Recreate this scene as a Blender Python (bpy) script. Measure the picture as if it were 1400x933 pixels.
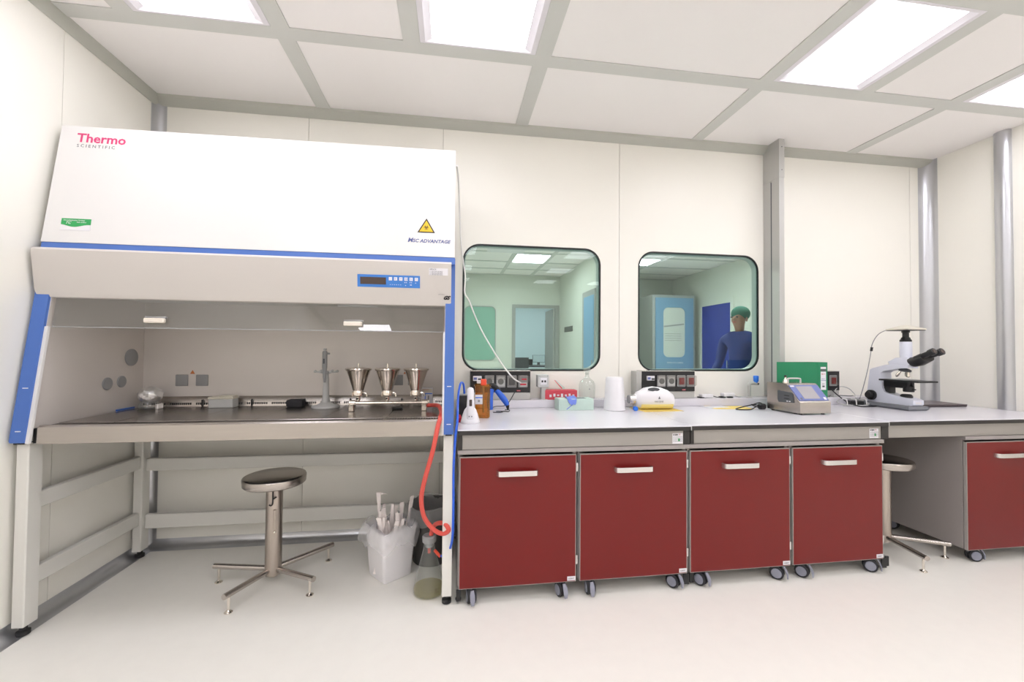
import bpy, bmesh, math, random
from mathutils import Vector, Matrix

for o in list(bpy.data.objects):
    bpy.data.objects.remove(o)
SC = bpy.context.scene
COL = SC.collection
random.seed(7)
PI = math.pi

# ------------------------------------------------------------------ camera
cam_d = bpy.data.cameras.new('camera')
cam_d.sensor_width = 36.0
cam_d.lens = 572.4 / 1400 * 36.0
cam_d.clip_start = 0.05
cam = bpy.data.objects.new('camera', cam_d)
COL.objects.link(cam)
yaw, pitch, roll = 0.14202, 0.02039, 0.00832
fw = Vector((math.sin(yaw)*math.cos(pitch), math.cos(yaw)*math.cos(pitch), math.sin(pitch)))
rt = Vector((math.cos(yaw), -math.sin(yaw), 0))
up = rt.cross(fw)
rt2 = rt*math.cos(roll) + up*math.sin(roll)
up2 = -rt*math.sin(roll) + up*math.cos(roll)
mw = Matrix.Identity(4)
for i in range(3):
    mw[i][0] = rt2[i]; mw[i][1] = up2[i]; mw[i][2] = -fw[i]
mw[0][3], mw[1][3], mw[2][3] = 1.952, -3.054, 1.31
cam.matrix_world = mw
SC.camera = cam

# ------------------------------------------------------------------ world and exposure
world = bpy.data.worlds.new('world'); SC.world = world
world.use_nodes = True
world.node_tree.nodes['Background'].inputs[0].default_value = (1, 0.98, 0.95, 1)
world.node_tree.nodes['Background'].inputs[1].default_value = 0.3
SC.view_settings.view_transform = 'Standard'
SC.view_settings.look = 'None'
SC.view_settings.gamma = 1.0
SC.view_settings.use_curve_mapping = False
SC.view_settings.exposure = -0.06
LAMP = 10.0        # ceiling diffusers
FARLAMP = 30.0     # diffusers of the room beyond the windows

# ------------------------------------------------------------------ materials
def lin(h):
    out = []
    for i in (0, 2, 4):
        c = int(h[i:i+2], 16)/255
        out.append(c/12.92 if c <= 0.04045 else ((c+0.055)/1.055)**2.4)
    return (*out, 1)

def mat(name, color, rough=0.5, metal=0.0, spec=0.5, var=0.03, scale=6, bump=0.0, bscale=200, stretch=None, coat=0.0, emit=None, estr=0):
    m = bpy.data.materials.new(name); m.use_nodes = True
    nt = m.node_tree; N = nt.nodes; Lk = nt.links
    b = N['Principled BSDF']
    c = lin(color)
    b.inputs['Roughness'].default_value = rough
    b.inputs['Metallic'].default_value = metal
    b.inputs['Specular IOR Level'].default_value = spec
    b.inputs['Coat Weight'].default_value = coat
    tc = N.new('ShaderNodeTexCoord'); mp = N.new('ShaderNodeMapping')
    Lk.new(tc.outputs['Object'], mp.inputs[0])
    if stretch: mp.inputs['Scale'].default_value = stretch
    nz = N.new('ShaderNodeTexNoise'); nz.inputs['Scale'].default_value = scale
    nz.inputs['Detail'].default_value = 4
    Lk.new(mp.outputs[0], nz.inputs['Vector'])
    mx = N.new('ShaderNodeMix'); mx.data_type = 'RGBA'
    mx.inputs[6].default_value = tuple(x*(1-var) for x in c[:3]) + (1,)
    mx.inputs[7].default_value = tuple(min(1, x*(1+var)) for x in c[:3]) + (1,)
    Lk.new(nz.outputs[0], mx.inputs[0]); Lk.new(mx.outputs[2], b.inputs['Base Color'])
    if bump:
        n2 = N.new('ShaderNodeTexNoise'); n2.inputs['Scale'].default_value = bscale
        Lk.new(mp.outputs[0], n2.inputs['Vector'])
        bp = N.new('ShaderNodeBump'); bp.inputs['Strength'].default_value = bump; bp.inputs['Distance'].default_value = 0.002
        Lk.new(n2.outputs[0], bp.inputs['Height']); Lk.new(bp.outputs[0], b.inputs['Normal'])
    if emit:
        b.inputs['Emission Color'].default_value = lin(emit); b.inputs['Emission Strength'].default_value = estr
    return m

def thin_glass(name, tint=(1, 1, 1), refl=1.0, rough=0.0, ior=1.45, body=0.0, bodycol=(1, 1, 1)):
    m = bpy.data.materials.new(name); m.use_nodes = True
    nt = m.node_tree; N = nt.nodes; Lk = nt.links
    for n in list(N):
        if n.type != 'OUTPUT_MATERIAL': N.remove(n)
    out = [n for n in N if n.type == 'OUTPUT_MATERIAL'][0]
    tr = N.new('ShaderNodeBsdfTransparent'); tr.inputs[0].default_value = (*tint, 1)
    gl = N.new('ShaderNodeBsdfGlossy'); gl.inputs['Roughness'].default_value = rough
    lw = N.new('ShaderNodeLayerWeight'); lw.inputs[0].default_value = 0.5
    pw = N.new('ShaderNodeMath'); pw.operation = 'POWER'; pw.inputs[1].default_value = 4.0
    Lk.new(lw.outputs['Facing'], pw.inputs[0])
    mu = N.new('ShaderNodeMath'); mu.operation = 'MULTIPLY_ADD'; mu.inputs[1].default_value = 0.6*refl; mu.inputs[2].default_value = ((ior-1)/(ior+1))**2*refl
    mu.use_clamp = True
    Lk.new(pw.outputs[0], mu.inputs[0])
    m1 = N.new('ShaderNodeMixShader')
    base = tr
    if body:
        df = N.new('ShaderNodeBsdfDiffuse'); df.inputs[0].default_value = (*bodycol, 1)
        tl = N.new('ShaderNodeBsdfTranslucent'); tl.inputs[0].default_value = (*bodycol, 1)
        a = N.new('ShaderNodeMixShader'); a.inputs[0].default_value = 0.5
        Lk.new(df.outputs[0], a.inputs[1]); Lk.new(tl.outputs[0], a.inputs[2])
        bmx = N.new('ShaderNodeMixShader'); bmx.inputs[0].default_value = body
        Lk.new(tr.outputs[0], bmx.inputs[1]); Lk.new(a.outputs[0], bmx.inputs[2])
        base = bmx
    Lk.new(mu.outputs[0], m1.inputs[0]); Lk.new(base.outputs[0], m1.inputs[1]); Lk.new(gl.outputs[0], m1.inputs[2])
    Lk.new(m1.outputs[0], out.inputs[0])
    return m

def emis(name, color, s):
    m = bpy.data.materials.new(name); m.use_nodes = True
    nt = m.node_tree; N = nt.nodes
    b = N['Principled BSDF']; b.inputs['Base Color'].default_value = lin('F4F4F4')
    b.inputs['Emission Color'].default_value = lin(color); b.inputs['Emission Strength'].default_value = s
    nz = N.new('ShaderNodeTexNoise'); nz.inputs['Scale'].default_value = 3
    mr = N.new('ShaderNodeMapRange'); mr.inputs['To Min'].default_value = s*0.97; mr.inputs['To Max'].default_value = s*1.03
    nt.links.new(nz.outputs[0], mr.inputs[0]); nt.links.new(mr.outputs[0], b.inputs['Emission Strength'])
    return m

M = dict(
    wall=mat('wall_laminate', 'F5F2E9', 0.38, var=0.012, scale=2, bump=0.03, bscale=60),
    joint=mat('joint_sealant', 'B4B0A4', 0.7),
    ceil=mat('ceiling_panel_white', 'F8F4F2', 0.6, var=0.012, scale=3),
    beam=mat('ceiling_beam_grey', 'D3D3CE', 0.5, var=0.012),
    trim=mat('trim_grey_aluminium', 'BDBDB4', 0.45, metal=0.0, var=0.02),
    cove=mat('anodised_aluminium', 'C3C4C8', 0.28, metal=0.85, var=0.03, stretch=(60, 60, 1), scale=3),
    duct=mat('duct_grey', 'BDBCB8', 0.4, metal=0.2, var=0.015),
    floor=mat('vinyl_floor', 'F5F2EA', 0.32, var=0.025, scale=14, bump=0.03, bscale=90),
    white=mat('lacquered_white', 'E6E4E2', 0.3, var=0.008),
    hood=mat('lacquered_offwhite', 'D3CDC7', 0.42, var=0.01),
    body=mat('enamel_white', 'E3E1DA', 0.4, var=0.01),
    blue=mat('blue_trim', '4E74C0', 0.42, var=0.02),
    steel=mat('brushed_steel', 'BDB6B0', 0.27, metal=1.0, var=0.06, scale=4, stretch=(1.5, 40, 40), bump=0.05, bscale=30),
    steelv=mat('brushed_steel_vertical', 'B7ADA4', 0.3, metal=1.0, var=0.08, scale=4, stretch=(40, 40, 1.5), bump=0.05, bscale=30),
    chrome=mat('polished_steel', 'E6DFD6', 0.13, metal=1.0, var=0.02),
    inner=mat('chamber_steel', 'DDD6D0', 0.42, metal=0.25, var=0.02),
    tray=mat('tray_steel', '9C9691', 0.25, metal=1.0, var=0.05, scale=5, stretch=(4, 20, 4)),
    black=mat('black_plastic', '1D1D1E', 0.45, var=0.08),
    edge=mat('black_edge_band', '2E2B29', 0.5, var=0.05),
    rubber=mat('dark_rubber', '2C2C30', 0.75, var=0.1),
    grey=mat('grey_plastic', '9A9A9A', 0.5, var=0.03),
    lgrey=mat('light_grey_plastic', 'C4C4C2', 0.45, var=0.02),
    dgrey=mat('dark_grey_plastic', '55575B', 0.5, var=0.04),
    caster=mat('caster_grey', '9092A0', 0.45, var=0.04),
    red=mat('red_laminate', '740E0C', 0.4, spec=0.45, var=0.04, scale=3, bump=0.05, bscale=500),
    edgegrey=mat('grey_edge_strip', 'A8A29D', 0.5, var=0.02),
    carc=mat('grey_carcass', 'A19A97', 0.5, var=0.015, scale=3),
    top=mat('worktop_laminate', 'DFDCE2', 0.22, var=0.01, scale=3),
    alu=mat('satin_aluminium', 'DAD6D4', 0.25, metal=0.9, var=0.03),
    apron=mat('apron_grey', 'A6A19B', 0.4, metal=0.2, var=0.02, stretch=(1, 30, 30)),
    sticker=mat('sticker_white', 'E8E6EA', 0.5, var=0.01),
    pink=mat('print_pink', 'DA3F78', 0.5), pgrey=mat('print_grey', '6A6A70', 0.5), pblue=mat('print_blue_grey', '5C679E', 0.5),
    pgreen=mat('sticker_green', '2FA45A', 0.45), yellow=mat('warning_yellow', 'F2C52E', 0.45), ink=mat('print_black', '1E1B1C', 0.5),
    orange=mat('warning_orange', 'C97740', 0.5), pred=mat('print_red', 'C4283A', 0.5),
    lcd=mat('display_glass', '4A3A36', 0.15, coat=0.5), panelblue=mat('keypad_blue', '3E7FD0', 0.4, var=0.02),
    hose=mat('red_rubber_hose', 'D9564B', 0.45, var=0.04), tubeblue=mat('blue_tube', '2560D8', 0.3, var=0.03),
    glass=thin_glass('clear_glass', (0.93, 0.95, 0.94), 1.6, body=0.10, bodycol=(0.78, 0.80, 0.78)), sash=thin_glass('sash_glass', (0.86, 0.87, 0.87), 1.6, ior=1.5),
    window=thin_glass('window_glass_green', (0.705, 0.79, 0.785), 0.5, ior=1.5),
    amber=thin_glass('amber_plastic', (0.93, 0.72, 0.38), 1.2, body=0.07, bodycol=(0.75, 0.36, 0.06)),
    bag=thin_glass('clear_bag', (1.0, 1.0, 1.0), 0.45, rough=0.3, body=0.28, bodycol=(0.99, 0.98, 0.98)),
    liquid=thin_glass('yellowish_liquid', (0.84, 0.80, 0.60), 0.8, body=0.25, bodycol=(0.88, 0.82, 0.60)),
    bin=mat('bin_white', 'F2EFF1', 0.45, var=0.015), bin2=thin_glass('bin_smoky', (0.35, 0.34, 0.33), 1.0, rough=0.1, body=0.45, bodycol=(0.28, 0.27, 0.26)),
    paper=mat('paper_wrap', 'F3E9E4', 0.8, var=0.04, scale=30), foil=mat('aluminium_foil', 'F2F1F0', 0.3, metal=0.85, var=0.05, bump=0.5, bscale=60),
    green=mat('binder_green', '148056', 0.5, var=0.03), gloveg=mat('carton_green', 'C7DDD2', 0.6, var=0.05, scale=30), glover=mat('carton_red', 'D24A58', 0.6, var=0.1, scale=40),
    nitrile=mat('nitrile_blue', '6F86DB', 0.6, var=0.05), plastic=mat('white_plastic', 'EEECEF', 0.35, var=0.01),
    scope=mat('microscope_white', 'E2E4F0', 0.35, var=0.01), scopeg=mat('microscope_grey', '7A7C82', 0.4, var=0.02),
    cream=mat('cream_plastic', 'DAD4C4', 0.45), ylw=mat('yellow_paper', 'E8CB6A', 0.7, var=0.02), ylq=mat('yellow_lotion', 'E9D88A', 0.35, var=0.02),
    blu=mat('blue_plastic', '2A78E6', 0.4), tool=mat('tool_blue', '2F66D4', 0.5, var=0.04), laptop=mat('laptop_dark', '5B5052', 0.4, var=0.03),
    cable=mat('black_cable', '1A1A1C', 0.5), wcord=mat('white_cord', 'F2F0EE', 0.5), screen=mat('touch_screen', 'A7A3A6', 0.2, var=0.03), scrblue=mat('bezel_blue', '6A76B0', 0.35),
    socketred=mat('socket_red', '8A1216', 0.4), clearcover=thin_glass('clear_cover', (0.90, 0.89, 0.88), 1.0, body=0.04, bodycol=(0.75, 0.73, 0.70)),
    coral=mat('coral_plug', 'F0583F', 0.45), handlew=mat('handle_cream', 'EDE3D6', 0.4, var=0.01),
    lamp=emis('lamp_diffuser', 'F8F7FF', LAMP), farlamp=emis('far_lamp_diffuser', 'FFFCF8', FARLAMP), lframe=mat('lamp_frame', 'E9E5EA', 0.45, var=0.01),
    gasket=mat('window_gasket', '151A1A', 0.4), gasket2=mat('window_bead', 'AEB8B4', 0.4),
    fwall=mat('far_wall', 'DDE0D6', 0.45, var=0.01), fdoor=mat('pale_blue_door', '7FA6C6', 0.4, var=0.02), fblue=mat('deep_blue_door', '2B3FA0', 0.45, var=0.05, stretch=(8, 8, 0.4)),
    fframe=mat('far_frame_grey', 'A9AAA8', 0.4), cyanwall=mat('pale_cyan_wall', 'D5E6EC', 0.5, var=0.01), fglass=mat('frosted_green_glass', '8FBCAB', 0.3, var=0.02),
    scrub=mat('scrub_navy', '22367C', 0.8, var=0.06, scale=20), cap=mat('cap_teal', '3F7A6B', 0.8, var=0.05), skin=mat('skin', 'A98270', 0.55, var=0.03),
    switch=mat('switch_grey', '6C6C68', 0.5),
)

# ------------------------------------------------------------------ mesh helpers
class MB:
    def __init__(self): self.bm = bmesh.new()
    def _merge(self, tb):
        me = bpy.data.meshes.new('t'); tb.to_mesh(me); tb.free(); self.bm.from_mesh(me); bpy.data.meshes.remove(me)
    def box(self, a, b, bev=0.0, seg=1, rot=0.0, tilt=None):
        x0, y0, z0 = a; x1, y1, z1 = b
        tb = bmesh.new()
        vs = [tb.verts.new(p) for p in ((x0,y0,z0),(x1,y0,z0),(x1,y1,z0),(x0,y1,z0),(x0,y0,z1),(x1,y0,z1),(x1,y1,z1),(x0,y1,z1))]
        for f in ((0,3,2,1),(4,5,6,7),(0,1,5,4),(1,2,6,5),(2,3,7,6),(3,0,4,7)): tb.faces.new([vs[i] for i in f])
        if bev: bmesh.ops.bevel(tb, geom=list(tb.edges), offset=bev, segments=seg, affect='EDGES', profile=0.5)
        c = Vector(((x0+x1)/2, (y0+y1)/2, (z0+z1)/2))
        if rot: bmesh.ops.rotate(tb, cent=c, matrix=Matrix.Rotation(rot, 3, 'Z'), verts=tb.verts)
        if tilt: bmesh.ops.rotate(tb, cent=c, matrix=Matrix.Rotation(tilt[1], 3, tilt[0]), verts=tb.verts)
        self._merge(tb); return self
    def ring(self, pts): return [self.bm.verts.new(p) for p in pts]
    def loft(self, rings, cap0=True, cap1=True, closed=False):
        R = [self.ring(r) for r in rings]; n = len(R[0])
        m = len(R)
        for i in range(m if closed else m-1):
            A, B = R[i], R[(i+1) % m]
            for j in range(n):
                try: self.bm.faces.new((A[j], A[(j+1) % n], B[(j+1) % n], B[j]))
                except ValueError: pass
        if not closed:
            if cap0: self.bm.faces.new(R[0][::-1])
            if cap1: self.bm.faces.new(R[-1])
        return self
    def lathe(self, prof, c=(0, 0, 0), n=24, axis='Z', cap0=True, cap1=True, sc=(1, 1)):
        rings = []
        for r, h in prof:
            ring = []
            for k in range(n):
                a = 2*PI*k/n; u, v = max(r, 1e-4)*math.cos(a)*sc[0], max(r, 1e-4)*math.sin(a)*sc[1]
                p = {'Z': (u, v, h), 'X': (h, u, v), 'Y': (v, h, u)}[axis]
                ring.append((c[0]+p[0], c[1]+p[1], c[2]+p[2]))
            rings.append(ring)
        return self.loft(rings, cap0, cap1)
    def cyl(self, p0, p1, r0, r1=None, n=16, cap=True):
        return self.tube([p0, p1], [r0, r0 if r1 is None else r1], n, cap)
    def tube(self, pts, r, n=8, cap=True):
        P = [Vector(p) for p in pts]
        if not isinstance(r, (list, tuple)): r = [r]*len(P)
        rings = []; u = None
        for i, p in enumerate(P):
            d = (P[min(i+1, len(P)-1)] - P[max(i-1, 0)])
            if d.length < 1e-9: d = Vector((0, 0, 1))
            d.normalize()
            if u is None:
                u = d.orthogonal().normalized()
            else:
                u = (u - d*u.dot(d))
                u = u.normalized() if u.length > 1e-6 else d.orthogonal().normalized()
            v = d.cross(u)
            rings.append([p + (u*math.cos(2*PI*k/n) + v*math.sin(2*PI*k/n))*r[i] for k in range(n)])
        return self.loft(rings, cap, cap)
    def prism(self, poly, axis, a, b):
        """poly in the two other axes (X: y,z; Y: x,z; Z: x,y), extruded from a to b."""
        def f(p, t): return {'X': (t, p[0], p[1]), 'Y': (p[0], t, p[1]), 'Z': (p[0], p[1], t)}[axis]
        return self.loft([[f(p, a) for p in poly], [f(p, b) for p in poly]])
    def sphere(self, c, r, n=16, m=10):
        rr = r if isinstance(r, (tuple, list)) else (r, r, r)
        rings = []
        for i in range(m+1):
            t = PI*i/m; s = max(math.sin(t), 1e-3)
            rings.append([(c[0]+rr[0]*s*math.cos(2*PI*k/n), c[1]+rr[1]*s*math.sin(2*PI*k/n), c[2]-rr[2]*math.cos(t)) for k in range(n)])
        return self.loft(rings)
    def xf(self, mtx):
        bmesh.ops.transform(self.bm, matrix=mtx, verts=self.bm.verts); return self
    def build(self, name, m, parent=None, smooth=True, ang=35, off=None):
        bmesh.ops.recalc_face_normals(self.bm, faces=self.bm.faces)
        o0 = Vector(off) if off is not None else (org(parent) if parent else Vector((0, 0, 0)))
        if o0.length: bmesh.ops.translate(self.bm, vec=-o0, verts=self.bm.verts)
        me = bpy.data.meshes.new(name); self.bm.to_mesh(me); self.bm.free()
        me.materials.append(m)
        if smooth:
            for p in me.polygons: p.use_smooth = True
            me.set_sharp_from_angle(angle=math.radians(ang))
        o = bpy.data.objects.new(name, me); COL.objects.link(o)
        if parent: o.parent = parent
        elif off is not None: o.location = o0
        return o

def org(o):
    while o.parent: o = o.parent
    return Vector(o.location)

def tag(o, label=None, cat=None, group=None, kind=None):
    if label: o['label'] = label
    if cat: o['category'] = cat
    if group: o['group'] = group
    if kind: o['kind'] = kind
    return o

def thing(name, label, cat, loc=(0, 0, 0), group=None):
    o = bpy.data.objects.new(name, None); COL.objects.link(o); o.location = loc
    return tag(o, label, cat, group)

def struct(o): o['kind'] = 'structure'; return o
def sroot(name):
    o = bpy.data.objects.new(name, None); COL.objects.link(o); o['kind'] = 'structure'; return o

def copy_tree(o, parent=None):
    c = o.copy(); COL.objects.link(c)
    if parent: c.parent = parent
    for ch in o.children: copy_tree(ch, c)
    return c

def spline(pts, n=8):
    P = [Vector(p) for p in pts]; out = []
    for i in range(len(P)-1):
        p0, p1, p2, p3 = P[max(i-1, 0)], P[i], P[i+1], P[min(i+2, len(P)-1)]
        for k in range(n):
            t = k/n
            out.append(0.5*((2*p1) + (p2-p0)*t + (2*p0-5*p1+4*p2-p3)*t*t + (3*p1-p0-3*p2+p3)*t**3))
    out.append(P[-1]); return out

def text(s, size, m, parent, pos, rx=90, rz=0, shear=0.0, space=1.0, name='lettering', bold=0.0, align='LEFT', depth=0.0004):
    cu = bpy.data.curves.new(name, 'FONT'); cu.body = s; cu.size = size; cu.shear = shear
    cu.space_character = space; cu.offset = bold; cu.align_x = align; cu.extrude = depth; cu.resolution_u = 2
    t = bpy.data.objects.new(name, cu); COL.objects.link(t)
    me = bpy.data.meshes.new_from_object(t.evaluated_get(bpy.context.evaluated_depsgraph_get()))
    bpy.data.objects.remove(t); bpy.data.curves.remove(cu)
    me.materials.clear(); me.materials.append(m)
    me.transform(Matrix.Translation(Vector(pos) - org(parent)) @ Matrix.Rotation(math.radians(rz), 4, 'Z') @ Matrix.Rotation(math.radians(rx), 4, 'X'))
    o = bpy.data.objects.new(name, me); COL.objects.link(o); o.parent = parent
    return o

def rrect(x0, z0, x1, z1, r, n=8):
    out = []
    for cx, cz, a0 in ((x1-r, z1-r, 0), (x0+r, z1-r, 90), (x0+r, z0+r, 180), (x1-r, z0+r, 270)):
        for k in range(n+1):
            a = math.radians(a0 + 90*k/n); out.append((cx+r*math.cos(a), cz+r*math.sin(a)))
    return out

def plate_with_hole(mb, x0, z0, x1, z1, hole, ya, yb):
    """Rectangular slab in x,z between ya and yb with a rounded hole (list of points, counter-clockwise)."""
    cx = sum(p[0] for p in hole)/len(hole); cz = sum(p[1] for p in hole)/len(hole)
    outer = []
    H = list(hole)
    def hit(p):
        dx, dz = p[0]-cx, p[1]-cz; t = 1e9
        if dx > 0: t = min(t, (x1-cx)/dx)
        if dx < 0: t = min(t, (x0-cx)/dx)
        if dz > 0: t = min(t, (z1-cz)/dz)
        if dz < 0: t = min(t, (z0-cz)/dz)
        return (cx+dx*t, cz+dz*t)
    ang = lambda p: math.atan2(p[1]-cz, p[0]-cx)
    for c in ((x0, z0), (x1, z0), (x1, z1), (x0, z1)):      # corners need a matching point on the hole
        best = None
        for i in range(len(H)):
            a, b = H[i], H[(i+1) % len(H)]
            # intersect segment a-b with ray to c
            dx, dz = c[0]-cx, c[1]-cz; ex, ez = b[0]-a[0], b[1]-a[1]
            den = dx*ez-dz*ex
            if abs(den) < 1e-12: continue
            t = ((a[0]-cx)*ez-(a[1]-cz)*ex)/den; s = ((a[0]-cx)*dz-(a[1]-cz)*dx)/den
            if t > 0 and 1e-6 < s < 1-1e-6: best = (i+1, (cx+dx*t, cz+dz*t)); break
        if best: H.insert(best[0], best[1])
    outer = [hit(p) for p in H]
    n = len(H); bm = mb.bm
    L = []
    for y in (ya, yb):
        L.append(([bm.verts.new((p[0], y, p[1])) for p in H], [bm.verts.new((p[0], y, p[1])) for p in outer]))
    for j in range(n):
        k = (j+1) % n
        for (h, o) in L: bm.faces.new((h[j], h[k], o[k], o[j]))
        bm.faces.new((L[0][0][j], L[0][0][k], L[1][0][k], L[1][0][j]))
        bm.faces.new((L[0][1][j], L[0][1][k], L[1][1][k], L[1][1][j]))
    return mb

def frame_ring(mb, outer, inner, ya, yb):
    n = len(outer); bm = mb.bm
    V = [[bm.verts.new((p[0], y, p[1])) for p in pts] for y in (ya, yb) for pts in (outer, inner)]
    for j in range(n):
        k = (j+1) % n
        for a, b in ((0, 1), (2, 3), (0, 2), (1, 3)): bm.faces.new((V[a][j], V[a][k], V[b][k], V[b][j]))
    return mb

# ------------------------------------------------------------------ the room
H = 2.965; XR = 6.0; YB = -8.1
fl = MB().box((-0.1, YB-0.1, -0.1), (XR+0.1, 0.0, 0)).build('floor', M['floor']); struct(fl)

# back wall: a core with two window openings, faced with laminate panels
W1 = (2.022, 1.152, 3.067, 2.082); W2 = (3.368, 1.152, 4.394, 2.082); WR = 0.125
wb = sroot('wall_back')
JX = [0.0, 0.949, 1.872, 3.215, 4.44, 5.83, XR]
for i in range(len(JX)-1):
    a, b = JX[i]+0.0015, JX[i+1]-0.0015
    mb = MB()
    hole = {2: W1, 3: W2}.get(i)
    if hole: plate_with_hole(mb, a, 0.0, b, H, rrect(*hole, WR), 0.0, 0.012)
    else: mb.box((a, 0.0, 0.0), (b, 0.012, H))
    mb.build('wall_panel', M['wall'], wb)
for x0, x1, hole in ((0, 1.872, None), (1.872, 3.215, W1), (3.215, 4.44, W2), (4.44, XR, None)):
    mb = MB()
    if hole: plate_with_hole(mb, x0, 0.0, x1, H, rrect(*hole, WR), 0.0122, 0.055)
    else: mb.box((x0, 0.0122, 0), (x1, 0.055, H))
    mb.build('wall_core', M['joint'], wb)

for i, w in enumerate((W1, W2)):
    wn = sroot('window_%d' % (i+1))
    o_ = rrect(*w, WR); g = 0.011
    i_ = rrect(w[0]+g, w[1]+g, w[2]-g, w[3]-g, WR-g); g2 = g+0.006
    j_ = rrect(w[0]+g2, w[1]+g2, w[2]-g2, w[3]-g2, WR-g2)
    frame_ring(MB(), o_, i_, -0.002, 0.060).build('gasket', M['gasket'], wn)
    frame_ring(MB(), i_, j_, 0.006, 0.056).build('bead', M['gasket2'], wn)
    MB().prism(i_, 'Y', 0.001, 0.005).build('pane', M['window'], wn)

# side and front walls
wl = sroot('wall_left')
ys = [YB, -6.7, -5.4, -4.2, -2.9, -1.75, -0.674, 0.0]
for a, b in zip(ys[:-1], ys[1:]): MB().box((-0.012, a+0.0015, 0), (0, b-0.0015, H)).build('wall_panel', M['wall'], wl)
MB().box((-0.1, YB, 0), (-0.0122, 0, H)).build('wall_core', M['joint'], wl)
wr = sroot('wall_right')
ys = [YB, -6.7, -5.4, -4.2, -2.9, -1.75, -0.51, 0.0]
for a, b in zip(ys[:-1], ys[1:]): MB().box((XR, a+0.0015, 0), (XR+0.012, b-0.0015, H)).build('wall_panel', M['wall'], wr)
MB().box((XR+0.0122, YB, 0), (XR+0.1, 0, H)).build('wall_core', M['joint'], wr)
wf = sroot('wall_front')
for a, b in ((0, 1.2), (1.2, 2.4), (2.4, 3.6), (3.6, 4.8), (4.8, XR)):
    MB().box((a+0.0015, YB-0.012, 0), (b-0.0015, YB, H)).build('wall_panel', M['wall'], wf)
MB().box((0, YB-0.1, 0), (XR, YB-0.0122, H)).build('wall_core', M['joint'], wf)

# coved trims
def cove(r, n=8, flip=False):     # concave quarter between (0,r) on one side and (r,0) on the other
    return [(r - r*math.cos(math.radians(90*k/n)), r - r*math.sin(math.radians(90*k/n))) for k in range(n+1)]
def vcove(name, cx, cy, sx, sy, r):
    poly = [(cx+sx*u, cy+sy*v) for u, v in cove(r)] + [(cx, cy)]
    struct(MB().prism(poly, 'Z', 0.0, H).build(name, M['cove']))
vcove('trim_1', 0, 0, 1, -1, 0.058)
vcove('trim_2', XR, 0, -1, -1, 0.085)
def hcove_back(name, r, m): # floor cove along the back wall
    poly = [(-v, u) for u, v in cove(r)] + [(0, 0)]
    struct(MB().prism(poly, 'X', 0, XR).build(name, m))
hcove_back('baseboard_back', 0.056, M['cove'])
for nm, x, s in (('baseboard_left', 0, 1), ('baseboard_right', XR, -1)):
    poly = [(x+s*u, v) for u, v in cove(0.06)] + [(x, 0)]
    struct(MB().prism(poly, 'Y', YB, 0).build(nm, M['cove']))
struct(MB().prism([(0, 2.908), (-0.006, 2.908), (-0.052, 2.945), (-0.056, 2.965), (0, 2.965)], 'X', 0, XR).build('trim_3', M['trim']))
struct(MB().prism([(0, 2.90), (0.006, 2.90), (0.028, 2.94), (0.030, 2.965), (0, 2.965)], 'Y', YB, 0).build('trim_4', M['trim']))
# half round pilaster on the right wall
pil = [(XR, -0.562)] + [(XR-0.042*math.sin(math.radians(a)), -0.512-0.05*math.cos(math.radians(a))) for a in range(0, 181, 15)] + [(XR, -0.462)]
struct(MB().prism(pil, 'Z', 0, H).build('trim_5', M['cove']))
# service fin between the second window and the blank panel
fin = sroot('trim_6')
MB().box((4.442, -0.076, 0.96), (4.484, 0, 2.965)).box((4.442, -0.165, 0.96), (4.484, -0.088, 2.66)).box((4.448, -0.09, 0.96), (4.484, -0.07, 2.66)).build('duct_profile', M['duct'], fin)
MB().box((4.440, -0.168, 2.66), (4.487, 0, 2.965), 0.002).build('duct_cap', M['duct'], fin)
MB().box((4.4425, -0.0885, 0.96), (4.449, -0.0755, 2.65)).build('cable_slot', M['dgrey'], fin)
sm = MB()
for z in (2.72, 2.90):
    sm.cyl((4.463, -0.170, z), (4.463, -0.166, z), 0.004, n=8)
sm.build('screw', M['dgrey'], fin)

# ceiling
ce = sroot('ceiling')
MB().box((-0.1, YB-0.1, 3.02), (XR+0.1, 0.1, 3.12)).build('ceiling_slab', M['ceil'], ce)
XC = [0.337, 1.058, 1.718, 2.441, 3.13, 3.825, 4.532, 5.2]; YCn = [-0.74, -1.46, -2.19, -2.915, -3.64, -4.365, -5.09, -5.815, -6.54, -7.265]; BW = 0.045
lights = [(0.382, 1.013), (1.763, 2.396), (3.87, 4.487), (5.245, 5.87)]
YE = [0.0] + YCn + [YB]
def in_row(r):
    if r == 0: return [1.058, 2.441, 3.825, 5.2]
    if r % 2 == 1: return [0.337, 1.058, 1.718, 2.441, 3.825, 4.532, 5.2, 5.915]
    return [1.058, 2.441, 3.825, 5.2]
for y in YCn:
    MB().box((0, y-BW, 2.958), (XR, y+BW, 3.02)).build('ceiling_beam', M['beam'], ce)
light_cells = []
for r in range(len(YE)-1):
    y1 = YE[r] - (BW if r else 0); y0 = YE[r+1] + (BW if r < len(YE)-2 else 0)
    xs = in_row(r)
    for x in xs:
        MB().box((x-BW, y0, 2.958), (x+BW, y1, 3.02)).build('ceiling_beam', M['beam'], ce)
    ed = [0.0] + [v for x in xs for v in (x-BW, x+BW)] + [XR]
    for k in range(0, len(ed), 2):
        a, b = ed[k], ed[k+1]
        lt = r % 2 == 1 and any(abs((a+b)/2 - (l0+l1)/2) < 0.1 for l0, l1 in lights)
        if lt: light_cells.append((a, b, y0, y1, r))
        else: MB().box((a+0.001, y0+0.001, 2.963), (b-0.001, y1-0.001, 3.0)).build('ceiling_panel', M['ceil'], ce)

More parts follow.
